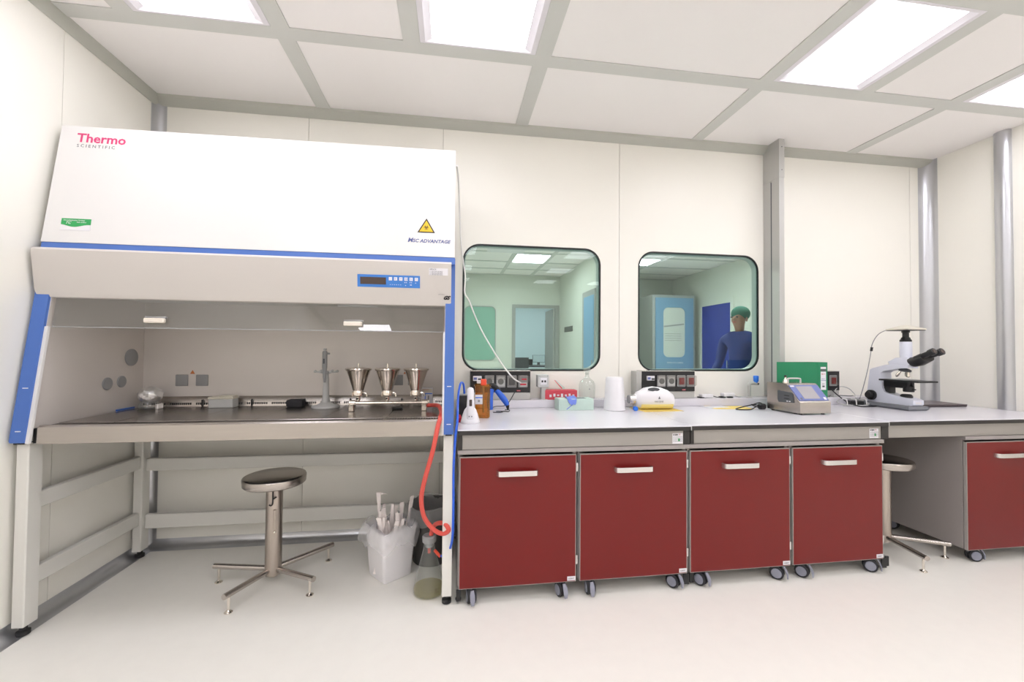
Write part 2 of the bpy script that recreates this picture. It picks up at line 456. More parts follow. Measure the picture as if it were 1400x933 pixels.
def ceiling_light(a, b, y0, y1, label, group, z=2.958, mm='lamp', mx=0.065, my=0.03):
    t = thing('ceiling_light', label, 'ceiling light', ((a+b)/2, (y0+y1)/2, z), group)
    mb = MB(); bm = mb.bm
    def rg(m1, m2, zz): return [(a+m1, y0+m2, zz), (b-m1, y0+m2, zz), (b-m1, y1-m2, zz), (a+m1, y1-m2, zz)]
    mb.loft([rg(0.001, 0.001, z+0.05), rg(0.001, 0.001, z), rg(mx*0.45, my*0.45, z-0.002), rg(mx*0.55, my*0.55, z+0.002), rg(mx, my, z+0.012), rg(mx, my, z+0.05)], False, False, True)
    mb.build('frame', M['lframe'], t)
    MB().box((a+mx-0.001, y0+my-0.001, z+0.013), (b-mx+0.001, y1-my+0.001, z+0.03)).build('diffuser', M[mm], t)
    return t
names = {0: 'above the safety cabinet, nearest the wall with no windows', 1: 'between the cabinet and the first window', 2: 'above the second window and grey duct', 3: 'nearest the half-round wall pilaster'}
for (a, b, y0, y1, r) in light_cells:
    k = min(range(4), key=lambda i: abs((a+b)/2 - sum(lights[i])/2))
    if r == 1: ceiling_light(a, b, y0, y1, 'square recessed white ceiling light ' + names[k], 'lit ceiling lights of the laboratory')
    else: ceiling_light(a, b, y0, y1, 'square recessed white ceiling light in the rows behind the camera, rearmost rows added for fill', 'ceiling lights behind the camera')  # rearmost rows are unseen lamps added for low-angle fill

# ------------------------------------------------------------------ microbiological safety cabinet
cab = thing('safety_cabinet', 'large white biological safety cabinet with blue trim on an open steel-grey stand', 'safety cabinet', (0.99, -0.5, 0))
X0, X1 = 0.02, 1.962
def fy(z):      # slanted front plane of the side frames
    return -0.893 + (z-0.878)*0.142
def uy(z):      # upper front panel
    return -0.793 + (z-1.79)*0.150
# stand
def stand_leg(x, y0, y1, foot_y):
    l = MB().box((x, y0, 0.045), (x+0.05, y1, 0.872), 0.004).build('leg', M['body'], cab)
    MB().lathe([(0.018, 0), (0.024, 0.004), (0.024, 0.02), (0.014, 0.026), (0.014, 0.046)], (x+0.025, foot_y, 0)).build('foot', M['black'], l)
stand_leg(0.02, -0.87, -0.80, -0.84); stand_leg(1.913, -0.87, -0.80, -0.84)
stand_leg(0.02, -0.16, -0.09, -0.125); stand_leg(1.913, -0.16, -0.09, -0.125)
for z0, z1 in ((0.555, 0.632), (0.207, 0.287)):
    for x in (0.03, 1.923): MB().box((x, -0.80, z0), (x+0.03, -0.16, z1), 0.004).build('side_rail', M['body'], cab)
for z0, z1 in ((0.532, 0.609), (0.174, 0.262)):
    MB().box((0.07, -0.13, z0), (1.913, -0.10, z1), 0.004).build('rear_rail', M['body'], cab)
# side walls
for x0, x1, nm in ((0.022, 0.08, 'side_wall'), (1.912, 1.960, 'side_wall')):
    MB().prism([(fy(0.878)+0.004, 0.878), (fy(1.80)+0.004, 1.80), (-0.12, 1.80), (-0.12, 0.878)], 'X', x0, x1).build(nm, M['inner'], cab)
for x0, x1 in ((0.076, 0.090), (1.905, 1.915)):
    MB().prism([(fy(0.878)-0.003, 0.872), (fy(1.40)-0.003, 1.40), (fy(1.40)+0.01, 1.40), (fy(0.878)+0.01, 0.872)], 'X', x0, x1).build('edge_strip', M['white'], cab)
for x0, x1 in ((0.018, 0.076), (1.915, 1.964)):
    s = MB().prism([(fy(0.872)-0.004, 0.876), (fy(0.878)-0.008, 0.886), (fy(1.80)-0.008, 1.80), (fy(1.80)+0.03, 1.80), (fy(0.878)+0.03, 0.876)], 'X', x0, x1).build('blue_strip', M['blue'], cab)
    for z in (0.925, 1.115):
        MB().box(((x0+x1)/2-0.011, fy(z)-0.0095, z), ((x0+x1)/2+0.011, fy(z)-0.006, z+0.004)).build('slot_mark', M['sticker'], s)
    MB().box((x0+0.008, -0.89, 0.868), (x1-0.008, -0.84, 0.877)).build('end_cap', M['black'], s)
# upper housing
MB().loft([[(x, y_, z_) for y_, z_ in ((uy(1.80)+0.006, 1.80), (uy(2.41)+0.006, zt), (-0.12, zt), (-0.12, 1.58), (-0.70, 1.58), (-0.73, 1.80))] for x, zt in ((0.036, 2.396), (1.958, 2.414))]).build('housing', M['body'], cab)
fp = MB().loft([[(x, y_, z_) for y_, z_ in ((uy(1.80)-0.012, 1.80), (uy(zt)-0.012, zt), (uy(zt)+0.01, zt), (uy(1.80)+0.01, 1.80))] for x, zt in ((0.034, 2.400), (1.960, 2.420))]).build('front_panel', M['white'], cab)
MB().prism([(uy(1.765)-0.010, 1.762), (uy(1.80)-0.010, 1.799), (-0.74, 1.799), (-0.74, 1.762)], 'X', 0.036, 1.962).build('blue_band', M['blue'], cab)
# hood with the controls
def hy(z): return -0.835 + (1.758-z)*0.125
mb = MB()
hp = [(-0.775, 1.780), (-0.826, 1.768), (-0.836, 1.758), (hy(1.56), 1.56), (-0.80, 1.540), (-0.785, 1.536), (-0.72, 1.545), (-0.72, 1.77)]
def hx(z, s): return 0
rings = []
for x, dz in ((0.020, 0.012), (0.026, 0.0)):
    rings.append([(x, p[0], p[1] + (dz if p[1] < 1.57 else 0)) for p in hp])
for x, dz in ((1.938, 0.0), (1.944, 0.004)):
    rings.append([(x, p[0], p[1] + (dz if p[1] < 1.57 else 0)) for p in hp])
hood = mb.loft(rings).build('control_hood', M['hood'], cab, ang=25)
# chamber
MB().box((0.08, -0.19, 0.93), (1.912, -0.17, 1.62)).build('chamber_back', M['inner'], cab)
MB().box((0.08, -0.74, 1.585), (1.912, -0.19, 1.60)).build('chamber_ceiling', M['inner'], cab)
MB().box((0.08, -0.85, 0.905), (1.912, -0.18, 0.915)).build('sump', M['black'], cab)
# work trays
tx = [0.095, 0.335, 0.648, 0.962, 1.287, 1.611, 1.908]
for a, b in zip(tx[:-1], tx[1:]):
    MB().box((a+0.001, -0.762, 0.918), (b-0.001, -0.212, 0.943), 0.002).build('work_tray', M['tray'], cab)
g = MB()
x = 0.10
while x < 1.90:
    g.box((x, -0.845, 0.934), (x+0.006, -0.765, 0.9415)); x += 0.0135
tag(g.build('front_grille', M['tray'], cab, smooth=False), kind='stuff')
MB().prism([(-0.860, 0.866), (-0.876, 0.866), (-0.872, 0.940), (-0.862, 0.9475), (-0.845, 0.9475), (-0.845, 0.93), (-0.858, 0.93)], 'X', 0.103, 1.908).build('front_lip', M['steel'], cab)
MB().box((0.084, -0.868, 0.868), (0.102, -0.84, 0.935)).build('lip_gap', M['black'], cab)
# rear slotted rail
MB().prism([(-0.215, 0.943), (-0.205, 0.99), (-0.192, 1.003), (-0.188, 1.003), (-0.188, 0.943)], 'X', 0.081, 1.911).build('rear_rail_channel', M['steel'], cab)
g = MB(); x = 0.10; i = 0
while x < 1.90:
    if i % 13 < 11: g.box((x, -0.2135, 0.953), (x+0.0068, -0.207, 0.966))
    x += 0.0112; i += 1
tag(g.build('air_slot', M['black'], cab, smooth=False), kind='stuff')
for x in (0.425, 0.708, 1.02, 1.30, 1.625):
    MB().box((x, -0.222, 0.944), (x+0.008, -0.20, 0.985), 0.002).build('tray_clip', M['black'], cab)
# sash glass with two grips
def gy(z): return -0.806 + (z-1.40)*0.142
sash = MB().prism([(gy(1.40), 1.40), (gy(1.60), 1.60), (gy(1.60)+0.005, 1.60), (gy(1.40)+0.005, 1.40)], 'X', 0.092, 1.905).build('sash', M['sash'], cab)
MB().prism([(gy(1.40)-0.001, 1.397), (gy(1.40)-0.001, 1.4015), (gy(1.40)+0.006, 1.4015), (gy(1.40)+0.006, 1.397)], 'X', 0.092, 1.905).build('sash_edge', M['grey'], sash)
for x0, x1 in ((0.487, 0.576), (1.402, 1.492)):
    MB().box((x0, gy(1.42)-0.022, 1.424), (x1, gy(1.42)-0.001, 1.447), 0.004).build('grip', M['handlew'], sash)
    MB().box((x0-0.002, gy(1.45)-0.012, 1.447), (x1+0.004, gy(1.45), 1.455), 0.002).build('grip', M['grey'], sash)
# chamber details
for y, z, r in ((-0.292, 1.245, 0.050), (-0.462, 1.104, 0.034), (-0.362, 1.108, 0.033)):
    MB().lathe([(r*0.9, 0.0), (r, 0.001), (r, 0.005), (r*0.92, 0.007)], (0.08, y, z), 24, 'X').build('port_cover', M['grey'], cab)
for x0, x1 in ((0.263, 0.333), (0.378, 0.447), (1.560, 1.632), (1.664, 1.735)):
    MB().box((x0, -0.199, 1.067), (x1, -0.189, 1.137), 0.004, 2).build('socket_cover', M['grey'], cab)
def tri(cx, y, cz, s, m, par, th=0.001, name='warning_triangle', lean=0.0):
    pts = [(cx-s/2, cz-s*0.29), (cx+s/2, cz-s*0.29), (cx, cz+s*0.577)]
    rings = [[(p[0], y+lean*(p[1]-cz), p[1]) for p in pts], [(p[0], y+th+lean*(p[1]-cz), p[1]) for p in pts]]
    return MB().loft(rings).build(name, m, par, smooth=False)
tri(0.356, -0.192, 1.150, 0.028, M['orange'], cab); tri(1.648, -0.192, 1.150, 0.028, M['orange'], cab)
MB().box((0.083, -0.40, 0.944), (0.092, -0.27, 0.953)).build('blue_clip', M['blue'], cab)
# printed matter on the front
RX = 90-math.degrees(math.atan(0.150))
FY = lambda z: uy(z)-0.0125
text('Thermo', 0.0655, M['pink'], cab, (0.108, FY(2.318), 2.318), RX, bold=0.0012, name='printed_name')
text('SCIENTIFIC', 0.0225, M['pgrey'], cab, (0.112, FY(2.290), 2.290), RX, space=1.55, name='printed_name')
text('M', 0.034, M['pblue'], cab, (1.712, FY(1.876), 1.876), RX, shear=0.25, bold=0.0006, name='printed_name')
text('SC ADVANTAGE', 0.0265, M['pblue'], cab, (1.738, FY(1.876), 1.876), RX, shear=0.25, bold=0.0006, name='printed_name')
L = 0.150
def slab(x0, z0, x1, z1, m, name, yf, lean, th=0.0008, par=None, off=0.0):
    rings = [[(x, yf(z)-off, z) for x, z in ((x0, z0), (x1, z0), (x1, z1), (x0, z1))], [(x, yf(z)-off-th, z) for x, z in ((x0, z0), (x1, z0), (x1, z1), (x0, z1))]]
    return MB().loft(rings).build(name, m, par or cab, smooth=False)
tri(1.8085, FY(1.958)-0.0012, 1.958, 0.092, M['ink'], cab, lean=L)
tri(1.8085, FY(1.957)-0.0018, 1.9575, 0.073, M['yellow'], cab, lean=L)
g = MB()      # biohazard trefoil: three open rings, a centre ring
for k in range(3):
    a0 = math.radians(90+120*k); cx, cz = 1.8085+0.0072*math.cos(a0), 1.959+0.0072*math.sin(a0)
    pts = []
    for j in range(13):
        a = a0 + math.radians(-145 + 290*j/12) + PI
        a = a0 + math.radians(25 + 310*j/12)
        x, z = cx+0.0066*math.cos(a), cz+0.0066*math.sin(a)
        pts.append((x, FY(z)-0.0024, z))
    g.tube(pts, [0.0004+0.0012*math.sin(PI*j/12) for j in range(13)], 5)
pts = [(1.8085+0.006*math.cos(2*PI*j/16), FY(1.959)-0.0024, 1.959+0.006*math.sin(2*PI*j/16)) for j in range(17)]
g.tube(pts, 0.0007, 4); g.build('biohazard_symbol', M['ink'], cab)
st = slab(0.104, 1.861, 0.231, 1.920, M['sticker'], 'sticker', FY, L)
# green field with a waved lower edge
wv = [(0.105 + 0.125*k/14, 1.8835 + 0.006*math.cos(2*PI*k/14+0.4)) for k in range(15)]
poly = wv + [(0.230, 1.919), (0.105, 1.919)]
MB().loft([[(p[0], FY(p[1])-0.0009, p[1]) for p in poly], [(p[0], FY(p[1])-0.0014, p[1]) for p in poly]]).build('sticker_print', M['pgreen'], st, smooth=False)
text('Decontamination Services', 0.0085, M['sticker'], st, (0.114, FY(1.908)-0.0016, 1.908), RX, name='sticker_print')
text('Unit certified', 0.0075, M['sticker'], st, (0.170, FY(1.899)-0.0016, 1.899), RX, name='sticker_print')
text('TC', 0.018, M['sticker'], st, (0.122, FY(1.892)-0.0016, 1.892), RX, shear=0.4, name='sticker_print')
# control display
RH = 90+math.degrees(math.atan(0.125))
HY = lambda z: hy(z)-0.0002
dp = slab(1.468, 1.627, 1.782, 1.690, M['panelblue'], 'control_display', HY, 0, 0.002, hood)
hoodc = hood
slab(1.482, 1.641, 1.610, 1.677, M['lcd'], 'display_window', HY, 0, 0.003, hood)
for k in range(6):
    x = 1.624+k*0.0262
    slab(x, 1.663, x+0.0165, 1.680, M['sticker'], 'key', HY, 0, 0.003, hood)
    text('-I+OS*'[k], 0.015, M['panelblue'], hood, (x+0.0045, HY(1.667)-0.0033, 1.6665), RH, name='key_symbol')
    slab(1.630+k*0.0105, 1.640, 1.633+k*0.0105, 1.643, M['sticker'], 'status_mark', HY, 0, 0.0025, hood)
for x, z in ((1.703, 1.652), (1.711, 1.652), (1.729, 1.652), (1.737, 1.652), (1.758, 1.651), (1.707, 1.637), (1.731, 1.640), (1.736, 1.640)):
    slab(x, z, x+0.004, z+0.004, M['sticker'], 'status_mark', HY, 0, 0.0025, hood)
ls = slab(1.828, 1.697, 1.926, 1.733, M['sticker'], 'inspection_label', HY, 0, 0.0008, hood)
text('SERVICE', 0.0095, M['ink'], hood, (1.831, HY(1.724)-0.001, 1.724), RH, name='label_print')
for k in range(4):
    text('no. date tested sign due by', 0.0062, M['pgrey'], hood, (1.831, HY(1.716-0.006*k)-0.001, 1.7155-0.006*k), RH, name='label_print')
text('GS', 0.026, M['ink'], hood, (1.902, HY(1.583)-0.0005, 1.572), RH, shear=0.5, bold=0.0018, name='safety_mark')
text('tested safety', 0.0065, M['pgrey'], hood, (1.876, HY(1.600)-0.0005, 1.596), RH, name='safety_mark')
# white strip under the hood, standing in for a ceiling lamp's reflection
MB().box((1.36, -0.775, 1.527), (1.56, -0.755, 1.537), 0.002).build('reflection_strip', M['white'], cab)

# ------------------------------------------------------------------ benches
def bench(x0, x1, y, label, end_x0=None, end_x1=None, sticker=None, foots=(True, True)):
    t = thing('laboratory_bench', label, 'bench', ((x0+x1)/2, -0.45, 0), 'laboratory benches')
    MB().box((x0, y, 0.890), (x1-0.003, -0.004, 0.896), 0.0015).build('worktop', M['top'], t)
    MB().box((x0, y+0.001, 0.868), (x1-0.008, -0.004, 0.8902), 0.001).build('worktop_edge', M['edge'], t)
    MB().box((x1-0.008, y+0.0005, 0.870), (x1-0.0035, -0.004, 0.8905)).build('joint_strip', M['lgrey'], t)
    ap = MB().box((x0+0.025, y+0.020, 0.790), (x1-0.043, y+0.045, 0.868), 0.001).build('apron', M['apron'], t)
    MB().box((x0+0.002, y+0.016, 0.788), (x0+0.0245, y+0.05, 0.868), 0.002).build('end_cap', M['edge'], t)
    MB().box((x1-0.0425, y+0.016, 0.788), (x1-0.006, y+0.05, 0.868), 0.002).build('end_cap', M['edge'], t)
    for xa, xb in ((x0+0.003, x0+0.024), (x1-0.040, x1-0.008)):
        MB().box((xa, y+0.05, 0.798), (xb, -0.03, 0.866), 0.002).build('side_beam', M['duct'], t)
        MB().box((xa, -0.13, 0.055), (xb, -0.07, 0.80), 0.002).build('leg', M['duct'], t)
        ft = MB().box((xa, y+0.03, 0.018), (xb, -0.07, 0.072), 0.002).build('foot_beam', M['duct'], t)
        MB().box((xa-0.001, y+0.022, 0.016), (xb+0.001, y+0.031, 0.074), 0.001).build('end_cap', M['black'], ft)
        for yy in (y+0.07, -0.10):
            MB().lathe([(0.015, 0), (0.015, 0.008), (0.007, 0.012), (0.007, 0.02)], ((xa+xb)/2, yy, 0), 12).build('levelling_foot', M['black'], ft)
    if sticker:
        sx = sticker
        MB().box((sx, y+0.0193, 0.795), (sx+0.062, y+0.0199, 0.852)).build('rating_label', M['sticker'], ap)
        text('SCIEN', 0.011, M['ink'], ap, (sx+0.004, y+0.019, 0.840), name='label_print', bold=0.0004)
        text('T', 0.011, M['pred'], ap, (sx+0.040, y+0.019, 0.840), name='label_print', bold=0.0004)
        for k in range(4):
            text('max load model date kg', 0.0058, M['pgrey'], ap, (sx+0.004, y+0.019, 0.830-0.008*k), name='label_print')
        MB().box((sx+0.034, y+0.0188, 0.808), (sx+0.044, y+0.0192, 0.822)).build('label_print', M['pgreen'], ap)
    return t
bench(1.985, 3.2765, -0.890, 'white-topped lab bench beside the safety cabinet, over two red cupboards', sticker=3.168)
bench(3.2785, 4.562, -0.878, 'middle white-topped lab bench carrying the steel particle counter and green binder', sticker=4.440)
bench(4.565, XR-0.002, -0.862, 'far white-topped lab bench carrying the microscope, reaching the side wall')
# raised service ledge behind the benches
led = thing('service_ledge', 'low pale grey service ledge along the wall behind the worktops', 'ledge', (3.6, -0.06, 0.896))
MB().box((1.985, -0.125, 0.8962), (3.276, -0.001, 0.952), 0.003).build('ledge_section', M['top'], led)
MB().box((3.279, -0.125, 0.8962), (4.562, -0.001, 0.952), 0.003).build('ledge_section', M['top'], led)
MB().box((4.565, -0.125, 0.8962), (5.33, -0.001, 0.952), 0.003).build('ledge_section', M['top'], led)

# ------------------------------------------------------------------ red cupboards on casters
def caster(t, x, y, rot, front=True):
    c = MB().lathe([(0.012, 0.075), (0.02, 0.08), (0.02, 0.0905)], (x, y, 0), 12)
    c.box((x-0.010, y-0.012, 0.045), (x+0.010, y+0.012, 0.078), 0.003)
    Rm = Matrix.Translation((x, y, 0)) @ Matrix.Rotation(rot, 4, 'Z') @ Matrix.Translation((-x, -y, 0))
    cc = c.xf(Rm).build('caster', M['dgrey'], t)
    w = MB()
    for s in (-1, 1):
        w.lathe([(0.012, s*0.006), (0.035, s*0.007), (0.037, s*0.012), (0.036, s*0.020), (0.030, s*0.023), (0.028, s*0.021)], (x, y-0.02, 0.037), 20, 'X')
    w.xf(Rm).build('wheel', M['rubber'], cc)
    h = MB()
    for s in (-1, 1):
        h.lathe([(0.027, s*0.0215), (0.026, s*0.0245), (0.004, s*0.025)], (x, y-0.02, 0.037), 18, 'X')
    h.xf(Rm).build('hub_cap', M['caster'], cc)
    if front:   # grey brake pedal
        b = MB().loft([[(x+u*s_, y-0.02+dy, z) for u in (-1, 1) for (dy_) in (0,)] + [(x+u*s_, y-0.02+dy-0.006, z) for u in (1, -1)] for s_, dy, z in ((0.008, -0.030, 0.078), (0.012, -0.042, 0.060), (0.012, -0.050, 0.035), (0.007, -0.050, 0.014))])
        b.xf(Rm).build('brake_pedal', M['caster'], cc)

def cupboard(x0, x1, y, yb, label, rots=(0, 0), slab_x=None, sid=True):
    t = thing('mobile_cupboard', label, 'cupboard', ((x0+x1)/2, (y+yb)/2, 0), 'red-fronted cupboards on casters')
    z0, z1 = 0.082, 0.756
    MB().box((x0+0.002, y+0.022, z0), (x0+0.020, yb, 0.766)).build('side_panel', M['carc'], t)
    MB().box((x1-0.020, y+0.022, z0), (x1-0.002, yb, 0.766)).build('side_panel', M['carc'], t)
    MB().box((x0+0.020, y+0.024, z0+0.001), (x1-0.020, yb, z0+0.020)).build('bottom_panel', M['carc'], t)
    MB().box((x0+0.020, yb-0.01, z0+0.021), (x1-0.020, yb, 0.765)).build('rear_panel', M['carc'], t)
    MB().box((x0-0.004, y-0.004, 0.766), (x1+0.004, yb, 0.788), 0.0015).build('top_panel', M['carc'], t)
    d = MB().box((x0+0.008, y, z0-0.004), (x1-0.006, y+0.018, z1-0.004), 0.0008).build('door', M['edgegrey'], t)
    MB().box((x0+0.012, y-0.0015, z0), (x1-0.010, y+0.002, z1-0.008), 0.0006).build('door_face', M['red'], d)
    xm = (x0+x1)/2 - 0.01
    hp = [(xm-0.105, y+0.0, 0.668), (xm-0.105, y-0.020, 0.668), (xm-0.098, y-0.030, 0.668), (xm-0.085, y-0.033, 0.668), (xm+0.085, y-0.033, 0.668), (xm+0.098, y-0.030, 0.668), (xm+0.105, y-0.020, 0.668), (xm+0.105, y+0.0, 0.668)]
    hb = MB(); rings = []
    for p in hp: pass
    h_ = []
    for i, p in enumerate(hp):
        pv = Vector(p); a = Vector(hp[max(i-1, 0)]); b = Vector(hp[min(i+1, len(hp)-1)]); dd = (b-a).normalized(); nn = Vector((dd.y, -dd.x, 0))
        h_.append([pv+nn*0.004+Vector((0,0,-0.013)), pv+nn*0.004+Vector((0,0,0.013)), pv-nn*0.004+Vector((0,0,0.013)), pv-nn*0.004+Vector((0,0,-0.013))])
    hb.loft(h_).build('handle', M['alu'], d)
    s = MB().box((x1-0.054, y-0.0025, z0+0.004), (x1-0.008, y-0.0016, z0+0.026)).build('number_plate', M['sticker'], d)
    text('SCIENT', 0.009, M['pgrey'], d, (x1-0.048, y-0.003, z0+0.011), name='plate_print')
    for z in (0.17, 0.66):
        hg = MB().cyl((x1-0.001, y+0.006, z), (x1-0.001, y+0.006, z+0.045), 0.006, n=8)
        hg.box((x1-0.003, y+0.004, z+0.005), (x1+0.004, y+0.03, z+0.040), 0.001).build('hinge', M['alu'], t)
    caster(t, x0+0.072, y+0.035, rots[0]); caster(t, x1-0.088, y+0.035, rots[1])
    caster(t, x0+0.072, yb-0.08, 0.5, False); caster(t, x1-0.088, yb-0.08, -0.4, False)
    return t
cupboard(1.990, 2.624, -0.872, -0.28, 'red-fronted grey cupboard on casters next to the safety cabinet and glass flask', (0.1, 0.25))
cupboard(2.630, 3.260, -0.872, -0.28, 'second red-fronted cupboard from the safety cabinet, under the first bench', (-0.05, 0.6))
cupboard(3.266, 3.900, -0.870, -0.28, 'third red-fronted cupboard from the safety cabinet, under the middle bench', (0.5, 0.75))
cupboard(3.906, 4.522, -0.868, -0.28, 'fourth red-fronted cupboard, beside the open knee space with the half-hidden stool', (0.6, 0.85))
cupboard(5.142, 5.80, -0.848, -0.24, 'separate red-fronted cupboard under the microscope bench, its grey flank showing', (1.2, 1.25))

# ------------------------------------------------------------------ stools
def stool(cx, cy, arms, label, hook=True):
    t = thing('lab_stool', label, 'stool', (cx, cy, 0), 'stainless steel stools')
    MB().lathe([(0.02, 0.548), (0.120, 0.548), (0.152, 0.551), (0.158, 0.557), (0.160, 0.590), (0.156, 0.597), (0.148, 0.600), (0.02, 0.601)], (cx, cy, 0), 48).build('seat', M['steel'], t, ang=50)
    MB().lathe([(0.028, 0.045), (0.028, 0.052), (0.042, 0.055), (0.042, 0.40), (0.042, 0.548)], (cx, cy, 0), 32).build('pedestal', M['steelv'], t)
    if hook:
        MB().tube(spline([(cx+0.01, cy-0.048, 0.525), (cx+0.012, cy-0.055, 0.50), (cx+0.012, cy-0.055, 0.46), (cx+0.004, cy-0.055, 0.447), (cx-0.006, cy-0.055, 0.452)], 5), 0.004, 8).build('height_lever', M['black'], t)
        MB().tube([(cx+0.012, cy-0.055, 0.480), (cx+0.030, cy-0.052, 0.492)], 0.004, 8).build('height_lever', M['black'], t)
        MB().box((cx+0.010, cy-0.046, 0.29), (cx+0.028, cy-0.038, 0.42), 0.003).build('guide_plate', M['steelv'], t)
        MB().sphere((cx+0.022, cy-0.047, 0.30), 0.008, 10, 6).build('stop_screw', M['chrome'], t)
    for (ax, ay) in arms:
        d = Vector((ax-cx, ay-cy, 0)); u = d.normalized(); e = Vector((cx, cy, 0)) + d
        a = MB().cyl((cx+u.x*0.035, cy+u.y*0.035, 0.083), (e.x, e.y, 0.092), 0.0145, n=14).build('leg', M['steel'], t)
        f = e - u*0.028
        MB().lathe([(0.016, 0.0), (0.019, 0.003), (0.019, 0.006), (0.010, 0.012), (0.0065, 0.016), (0.0065, 0.09)], (f.x, f.y, 0), 14).build('glide_foot', M['chrome'], a)
    return t
stool(0.98, -0.535, [(0.865, -0.815), (0.655, -0.490), (1.245, -0.700), (1.235, -0.300)], 'stainless steel stool in front of the open cabinet stand')
stool(4.835, -0.60, [(4.751, -0.925), (5.110, -0.785), (4.60, -0.42), (4.98, -0.30)], 'stainless steel stool half hidden behind the red cupboards in the knee space', hook=False)

# ------------------------------------------------------------------ on the floor under the cabinet
bn = thing('waste_bin', 'white square bin lined with a clear bag, full of wrapped pipettes', 'bin', (1.610, -0.515, 0))
def bin_ring(c, h0, z, rot, r=0.02, n=4):
    pts = rrect(-h0, -h0, h0, h0, r, n); cr, sr = math.cos(rot), math.sin(rot)
    return [(c[0]+p[0]*cr-p[1]*sr, c[1]+p[0]*sr+p[1]*cr, z) for p in pts]
BR = math.radians(38)
bc = (1.610, -0.515)
MB().loft([bin_ring(bc, 0.086, 0.001, BR), bin_ring(bc, 0.090, 0.01, BR), bin_ring(bc, 0.108, 0.27, BR), bin_ring(bc, 0.114, 0.272, BR), bin_ring(bc, 0.114, 0.283, BR), bin_ring(bc, 0.104, 0.283, BR), bin_ring(bc, 0.086, 0.02, BR)]).build('bin_body', M['bin'], bn)
def bag(c, h0, zt, zlow, rot, seed, parent, spread=0.045, n=60, rnd=0.02):
    rr = random.Random(seed); bm = MB(); rings = []
    ph = [rr.uniform(0, 6.28) for _ in range(6)]
    for lvl, (z, s) in enumerate(((zt-0.10, -0.018), (zt+0.002, -0.004), (zt+0.020, 0.008), (zt+0.012, 0.024), (zt-0.03, spread*0.95), (zlow+0.02, spread), (zlow, spread*0.88))):
        pts = []
        for k in range(n):
            a = 2*PI*k/n
            w = 0.4*math.sin(3*a+ph[0])+0.35*math.sin(7*a+ph[1])+0.25*math.sin(13*a+ph[2])
            cr = max(abs(math.cos(a)), abs(math.sin(a))); rad = h0/cr**0.75 + s
            rad += w*rnd*(lvl/6)*0.8; zz = z + (0.012*math.sin(5*a+ph[3]) + 0.008*math.sin(11*a+ph[4]))*(1 if lvl < 4 else 1.5)
            pts.append((c[0]+rad*math.cos(a+rot), c[1]+rad*math.sin(a+rot), zz))
        rings.append(pts)
    return bm.loft(rings, False, False).build('bin_liner', M['bag'], parent, ang=60)
bag(bc, 0.106, 0.283, 0.205, BR, 3, bn)
rr = random.Random(11)
packs = [(-0.070, 0.035, -0.10, 0.46, 1), (-0.035, -0.045, 0.0, 0.40, 0), (-0.055, -0.02, 0.05, 0.375, 0), (0.0, 0.01, 0.12, 0.40, 0), (0.03, -0.02, 0.25, 0.35, 0), (-0.01, -0.06, -0.25, 0.36, 0), (0.05, 0.02, 0.10, 0.40, 0), (0.085, 0.05, 0.38, 0.43, 0), (0.015, -0.045, -0.35, 0.33, 0), (0.045, -0.05, 0.4, 0.335, 0), (-0.04, 0.05, -0.12, 0.385, 0), (0.02, 0.05, 0.02, 0.37, 0), (-0.02, -0.075, -0.5, 0.35, 0), (0.01, -0.08, 0.45, 0.335, 0), (-0.05, -0.06, 0.3, 0.355, 0), (0.06, -0.03, -0.3, 0.365, 0)]
for i, (dx, dy, lean, zt, fold) in enumerate(packs):
    mb = MB(); n = 7; rings = []
    x, y = bc[0]+dx, bc[1]+dy
    for k in range(n+1):
        t_ = k/n; z = 0.03 + (zt-0.03)*t_
        w = 0.013*(0.8+0.25*math.sin(k*2.1+i)); th = 0.003+0.002*math.sin(k*1.7+i)
        xx = x*1 - lean*0.0 + lean*0.16*(t_-0.5); yy = y + 0.01*math.sin(i+t_*3)
        an = 0.4*math.sin(i*1.3)+0.5*t_*math.sin(i*2.1)
        ca, sa = math.cos(an), math.sin(an)
        rings.append([(xx+u*w*ca-v*th*sa, yy+u*w*sa+v*th*ca, z) for u, v in ((-1, -1), (1, -1), (1, 1), (-1, 1))])
    if fold:
        rings.append([(p[0]+0.035, p[1], p[2]-0.012) for p in rings[-1]])
    pk = mb.loft(rings).build('wrapped_pipette', M['paper'], None, off=(x, y, 0.03))
    tag(pk, 'wrapped pipettes sticking out of the white bin', 'pipette pack', 'wrapped pipettes in the bin')
    if fold: pk['label'] = 'folded paper-wrapped pipette standing highest, leftmost in the white bin'
    names_ = {1: 'paper-wrapped pipette second from the folded one, upright in the white bin', 3: 'tall paper-wrapped pipette in the middle of the white bin', 6: 'broad paper-wrapped pipette near the right rim of the white bin', 5: 'short paper-wrapped pipette leaning against the front rim of the bin liner'}
    if i in names_: pk['label'] = names_[i]
    if i == 7: pk['label'] = 'paper-wrapped pipette leaning away over the bin edge towards the red hose'

